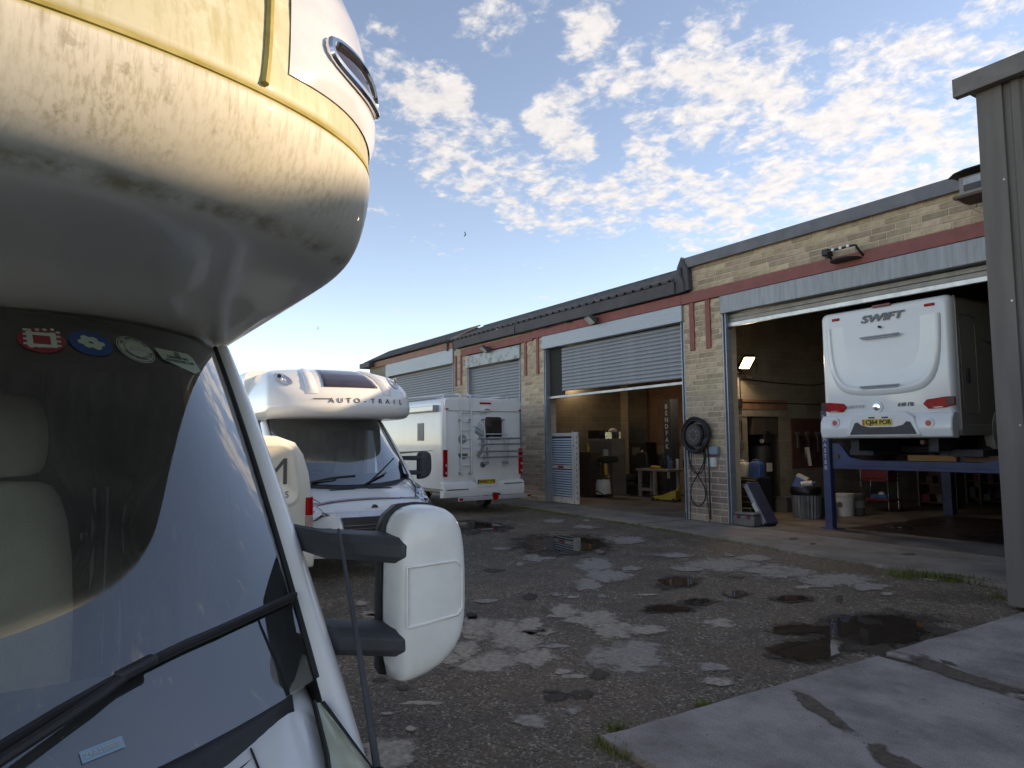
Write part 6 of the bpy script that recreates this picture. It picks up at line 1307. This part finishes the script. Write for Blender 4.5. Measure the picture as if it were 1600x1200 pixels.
mpart('cross_beam', MB().prism(cbm, 1, -.06, .12), LIFTB, lf, smooth=None, bevel=.01)
mpart('beam_rib', MB().box(.3, 3.05, -.075, -.06, 1.20, 1.235), LIFTB, lf, bevel=.004); mpart('beam_pin', MB().cyl((.2, -.08, 1.38), (.2, -.05, 1.38), .05, 14), mat('pin_brown', (.12, .07, .05), .6), lf)
for x in (.55, 2.35): mpart('runway', MB().box(x, x + .46, -.2, 4.5, 1.40, 1.52), mat('runway_dark', (.045, .042, .045), .6), lf, bevel=.01)
mpart('cross_beam', MB().box(.1, 3.1, 4.22, 4.38, 1.15, 1.40), LIFTB, lf, bevel=.01)
t = thing('timber_baulk', 'orange brown timber baulk resting on the lift beam', 'timber', (-6.85, LY, FZ + 1.315)); mpart('timber', MB().box(-.05, .75, -.05, .09, 0, .10), mat('orange_timber', (.38, .19, .06), .75, col2=(.28, .13, .05), stretch=(1, 8, 8)), t, bevel=.006)
t = thing('timber_baulk', 'darker timber baulk at the right on the lift beam', 'timber', (-5.98, LY + .02, FZ + 1.315)); mpart('timber', MB().box(.0, .52, -.04, .08, 0, .10), mat('dark_timber', (.17, .09, .045), .8), t, bevel=.006)
# tubs and trolley beyond the lift
for xx, yy, lab, r, h_ in ((1317, 806, 'white paint tub with a printed mark behind the lift post', .20, .46), (1337, 804, 'grey plastic tub beside the white paint tub', .15, .44)):
    p = base(xx, yy); t = thing('paint_tub', lab, 'tub', p + Vector((0, .1, 0))); m_ = WPL if xx == 1317 else GREYM
    mpart('tub_body', MB().lathe([(r*.9, 0), (r, h_*.9), (r*1.04, h_*.92), (r*1.04, h_)], n=22), m_, t); mpart('tub_lid', MB().lathe([(r*1.06, h_*1.002), (r*1.06, h_*1.05), (r*.9, h_*1.06)], n=22), m_, t)
    mpart('tub_label', MB().lathe([(r*.96, h_*.35), (r*.985, h_*.7)], n=22), MGREY, t) if xx == 1337 else mpart('tub_mark', MB().cyl((0, -r*.93, h_*.55), (0, -r*1.0, h_*.55), .06, 12), DGREY, t)
p = base(1360, 800); t = thing('tool_trolley', 'red two shelf tool trolley behind the lift', 'trolley', p + Vector((0, .4, 0)))
for z in (.25, .70): mpart('shelf', MB().box(-.35, .35, -.22, .22, z, z + .05), REDT, t, bevel=.01)
for x in (-.33, .33):
    for y in (-.2, .2): mpart('upright', MB().cyl((x, y, .06), (x, y, 1.05), .016, 8), CHROME, t)
mpart('drawer', MB().box(-.34, .34, -.21, .21, .76, .99), REDT, t, bevel=.008); mpart('push_bar', MB().tube([(.36, -.2, .95), (.42, -.2, 1.1), (.42, .2, 1.1), (.36, .2, .95)], .014, 8), CHROME, t)
t = thing('parts_tray', 'blue parts tray on the lower shelf of the red trolley', 'tray', p + Vector((.05, .4, .30))); mpart('tray_body', MB().box(-.18, .18, -.12, .12, 0, .09), BLUEP, t, bevel=.01); mpart('rag', MB().lathe([(.08, .09), (.06, .13), (.02, .15)], (0, 0, 0), 8), WPL, t)
for k, (xx, yy, dY) in enumerate(((1400, 800, 2.0), (1440, 798, 3.2), (1490, 800, 2.4), (1530, 800, 3.0))):
    p = base(xx, yy) + Vector((0, dY, 0)); lab = ['dark shelving with red boxes behind the trolley', 'low shelving stacked with parts at the back', 'tall shelving of parts towards the back right', 'shelving in the back right corner under the raised motorhome'][k]
    t = thing('shelving', lab, 'shelving', p, group=None)
    for z in (.1, .55, 1.0): mpart('shelf', MB().box(-.45, .45, -.2, .2, z, z + .03), DWOOD, t)
    for x in (-.44, .44): mpart('upright', MB().box(x - .02, x + .02, -.2, .2, 0, 1.35), GREYM, t)
    for j in range(7):
        x = -.38 + .12*j; h_ = random.uniform(.12, .32); z = (.13, .58, 1.03)[j % 3]; mpart('parts_box', MB().box(x, x + random.uniform(.08, .2), -.16, .1, z, z + h_), random.choice((REDT, DWOOD, BLUEP, GREYM, BLK)), t, bevel=.006)
obj('pit_cover', MB().box(-8.3, -4.15, 12.7, 16.4, .057, .061), mat('oily_floor', (.045, .032, .026), .35, col2=(.025, .019, .016), scale=1.5, rvar=.15), fl, smooth=None)

# ================================================================== FIXTURES OUTSIDE
# hose reel on the pier
p = ypt(1091, 680, FY - .05); CBL = mat('hose_black', (.020, .019, .019), .55)
t = thing('hose_reel', 'coiled black hose on a reel hung on the brick pier', 'hose reel', (p.x, FY - .02, p.z))
mpart('reel_drum', MB().cyl((0, .0, 0), (0, -.16, 0), .24, 28), BLK, t); mpart('reel_plate', MB().cyl((0, -.16, 0), (0, -.18, 0), .21, 28), mat('reel_brown', (.06, .05, .042), .6), t)
for k in range(8): mpart('reel_hole', MB().cyl((.11*math.cos(k*.785), -.18, .11*math.sin(k*.785)), (.11*math.cos(k*.785), -.186, .11*math.sin(k*.785)), .025, 10), CHIP, t)
pts = []
for k in range(181): a_ = k*2*math.pi/20; pts.append((( .27 + .012*(k/20) + .01*math.sin(k*.9))*math.cos(a_), -.03 - .014*(k % 60)/6, (.31 + .008*(k/20) + .012*math.sin(k*.5))*math.sin(a_)))
mpart('hose_coil', MB().tube(pts, .019, 6), CBL, t, smooth=60)
def hang(P_, r=.015): return MB().tube([Vector(q_) for q_ in P_], r, 6)
def smoothp(P_, n_=6):
    P_ = [Vector(q_) for q_ in P_]; out = []
    for i in range(len(P_) - 1):
        a_, b_, c_, d_ = P_[max(i-1, 0)], P_[i], P_[i+1], P_[min(i+2, len(P_)-1)]
        for j in range(n_):
            s_ = j/n_; out.append(.5*((2*b_) + (c_ - a_)*s_ + (2*a_ - 5*b_ + 4*c_ - d_)*s_*s_ + (3*b_ - a_ - 3*c_ + d_)*s_**3))
    return out + [P_[-1]]
mpart('hose_loop', hang(smoothp([(-.25, -.1, -.15), (-.2, -.1, -.55), (.02, -.1, -.85), (.2, -.1, -1.1), (.2, -.1, -1.35), (.0, -.1, -1.5), (-.18, -.1, -1.35), (-.17, -.1, -1.1), (.0, -.1, -.85), (.2, -.1, -.55), (.24, -.1, -.15)])), CBL, t)
mpart('hose_loop', hang(smoothp([(-.22, -.07, -.2), (-.24, -.07, -.6), (-.1, -.07, -.8), (.1, -.07, -.78), (.22, -.07, -.5), (.2, -.07, -.1)]), .013), CBL, t)
mpart('hose_loop', hang(smoothp([(-.18, -.06, -.3), (-.22, -.06, -1.0), (-.26, -.06, -1.8), (-.2, -.06, -2.12), (.02, -.06, -2.22), (.24, -.06, -2.1), (.28, -.06, -1.8), (.2, -.06, -1.0), (.16, -.06, -.3)]), .010), CBL, t)
mpart('hose_loop', hang(smoothp([(.30, -.08, -.1), (.32, -.08, -.7), (.32, -.08, -1.4), (.325, -.08, -1.75)]), .017), CBL, t)
p = ypt(1116, 704, FY); t = thing('junction_box', 'pair of grey blue socket boxes on the brick pier', 'socket', (p.x, FY - .005, p.z)); mpart('box_body', MB().box(-.17, -.03, -.08, .0, -.075, .075), mat('socket_grey', (.40, .43, .46), .5), t, bevel=.012); mpart('box_cover', MB().box(-.025, .17, -.10, .0, -.085, .085), mat('socket_blue', (.22, .29, .37), .5), t, bevel=.015)
p = ypt(1115, 722, FY); t = thing('switch_box', 'square white switch box below the socket boxes on the pier', 'switch', (p.x, FY - .005, p.z)); mpart('box_body', MB().box(-.12, .12, -.07, .0, -.11, .10), WPL, t, bevel=.015); mpart('box_lid', MB().box(-.105, .105, -.08, -.07, -.095, .085), WPL, t, bevel=.006)
# unlit floodlights under the eaves
for xx, yy, lab in ((923, 499, 'pale lensed floodlight under the eave above the half raised shutter'), (757, 545, 'small floodlight under the eave above the closed shutter')):
    p = ypt(xx, yy, FY - .22); t = thing('eave_floodlight', lab, 'lamp', p)
    o = mpart('lamp_case', MB().box(-.20, .20, -.05, .04, -.13, .13), DARKF, t, bevel=.015); g_ = obj('lamp_glass', MB().box(-.175, .175, -.058, -.051, -.11, .11), mat('frosted_lens', (.62, .60, .54), .4), o); o.rotation_euler = (R_(48), 0, R_(-18)); mpart('bracket', MB().bar((.05, .03, .05), (.08, .20, .02), .04, .04), DARKF, t)
p = ypt(1296, 396, FY); t = thing('sensor_box', 'small black sensor box on the parapet wall', 'sensor', (p.x, FY, p.z)); mpart('box_body', MB().box(-.07, .07, -.14, .0, -.06, .06), BLK, t, bevel=.02); mpart('sensor_eye', MB().cyl((0, -.06, -.06), (0, -.06, -.09), .04, 12), BLK, t)
p = ypt(1328, 398, FY); t = thing('light_bar', 'black hooped light bar with three lamps above the open bay', 'lamp', (p.x, FY, p.z)); mpart('hoop', MB().tube(smoothp([(-.27, -.02, -.10), (-.27, -.20, .02), (-.24, -.24, .08), (0, -.25, .08), (.24, -.24, .08), (.27, -.20, .02), (.27, -.02, -.10)]), .02, 8), BLK, t); mpart('tray', MB().cyl((0, -.12, -.12), (0, -.12, -.10), .26, 24), BLK, t)
for x in (-.14, 0, .14): mpart('lamp_eye', MB().cyl((x, -.26, .085), (x, -.285, .085), .028, 12), mat('led_lens', (.85, .85, .82), .2), t)
# roof lantern vent by the clad wall
p = ypt(1518, 285, 11.0); t = thing('vent_cowl', 'small louvred cowl with curved hood beside the grey clad wall', 'vent', (p.x, 11.05, p.z)); t.scale = (.72, .72, .72)
mpart('cowl_box', MB().box(-.19, .30, -.18, .2, -.24, .12), mat('cowl_grey', (.30, .28, .26), .6), t, bevel=.01); mpart('cowl_hood', MB().loft([[(x, y, .12 + .13*math.cos(y*3.0)**.8 + z) for y in (-.34, -.25, -.15, -.05, .05, .15, .25, .34)] for x, z in ((-.32, -.08), (-.2, .0), (.0, .03), (.35, .03))], False, False), DARKF, t, thick=.02); mpart('cowl_window', MB().box(-.10, .22, -.186, -.18, -.18, .08), mat('cowl_pane', (.42, .45, .48), .3), t); mpart('cowl_shade', MB().box(-.10, .22, -.192, -.187, -.18, -.05), DARKF, t)
mpart('cowl_shelf', MB().box(-.30, .35, -.22, .45, -.30, -.245), mat('shelf_brown', (.14, .09, .075), .8), t); mpart('wall_bracket', MB().bar((.12, .36, -.32), (.12, .36, -.78), .05, .04), mat('bracket_white', (.55, .53, .48), .5), t, bevel=.004); mpart('bracket_stay', MB().tube([(-.25, -.18, -.31), (.1, .36, -.68)], .010, 6), MATS['bracket_white'], t)
# gull far up in the sky
for xx, yy, dist, lab in ((727, 368, 60, 'lone dark bird high over the workshops'), (497, 514, 90, 'tiny distant bird low above the luton motorhome')):
    c = CC + pray(xx, yy)*dist; t = thing('bird', lab, 'bird', c); mpart('bird_body', MB().tube([(-.18, 0, 0), (0, 0, .02), (.2, 0, 0)], .05, 6, taper=.4), BLK, t)
    for s in (-1, 1): mpart('wing', MB().add([(-.05, 0, .03), (.07, 0, .03), (.0, s*.05, .28), (-.08, s*.04, .27), (-.12, s*.1, .42)], [(0, 1, 2, 3), (3, 2, 4)]), BLK, t, smooth=None)
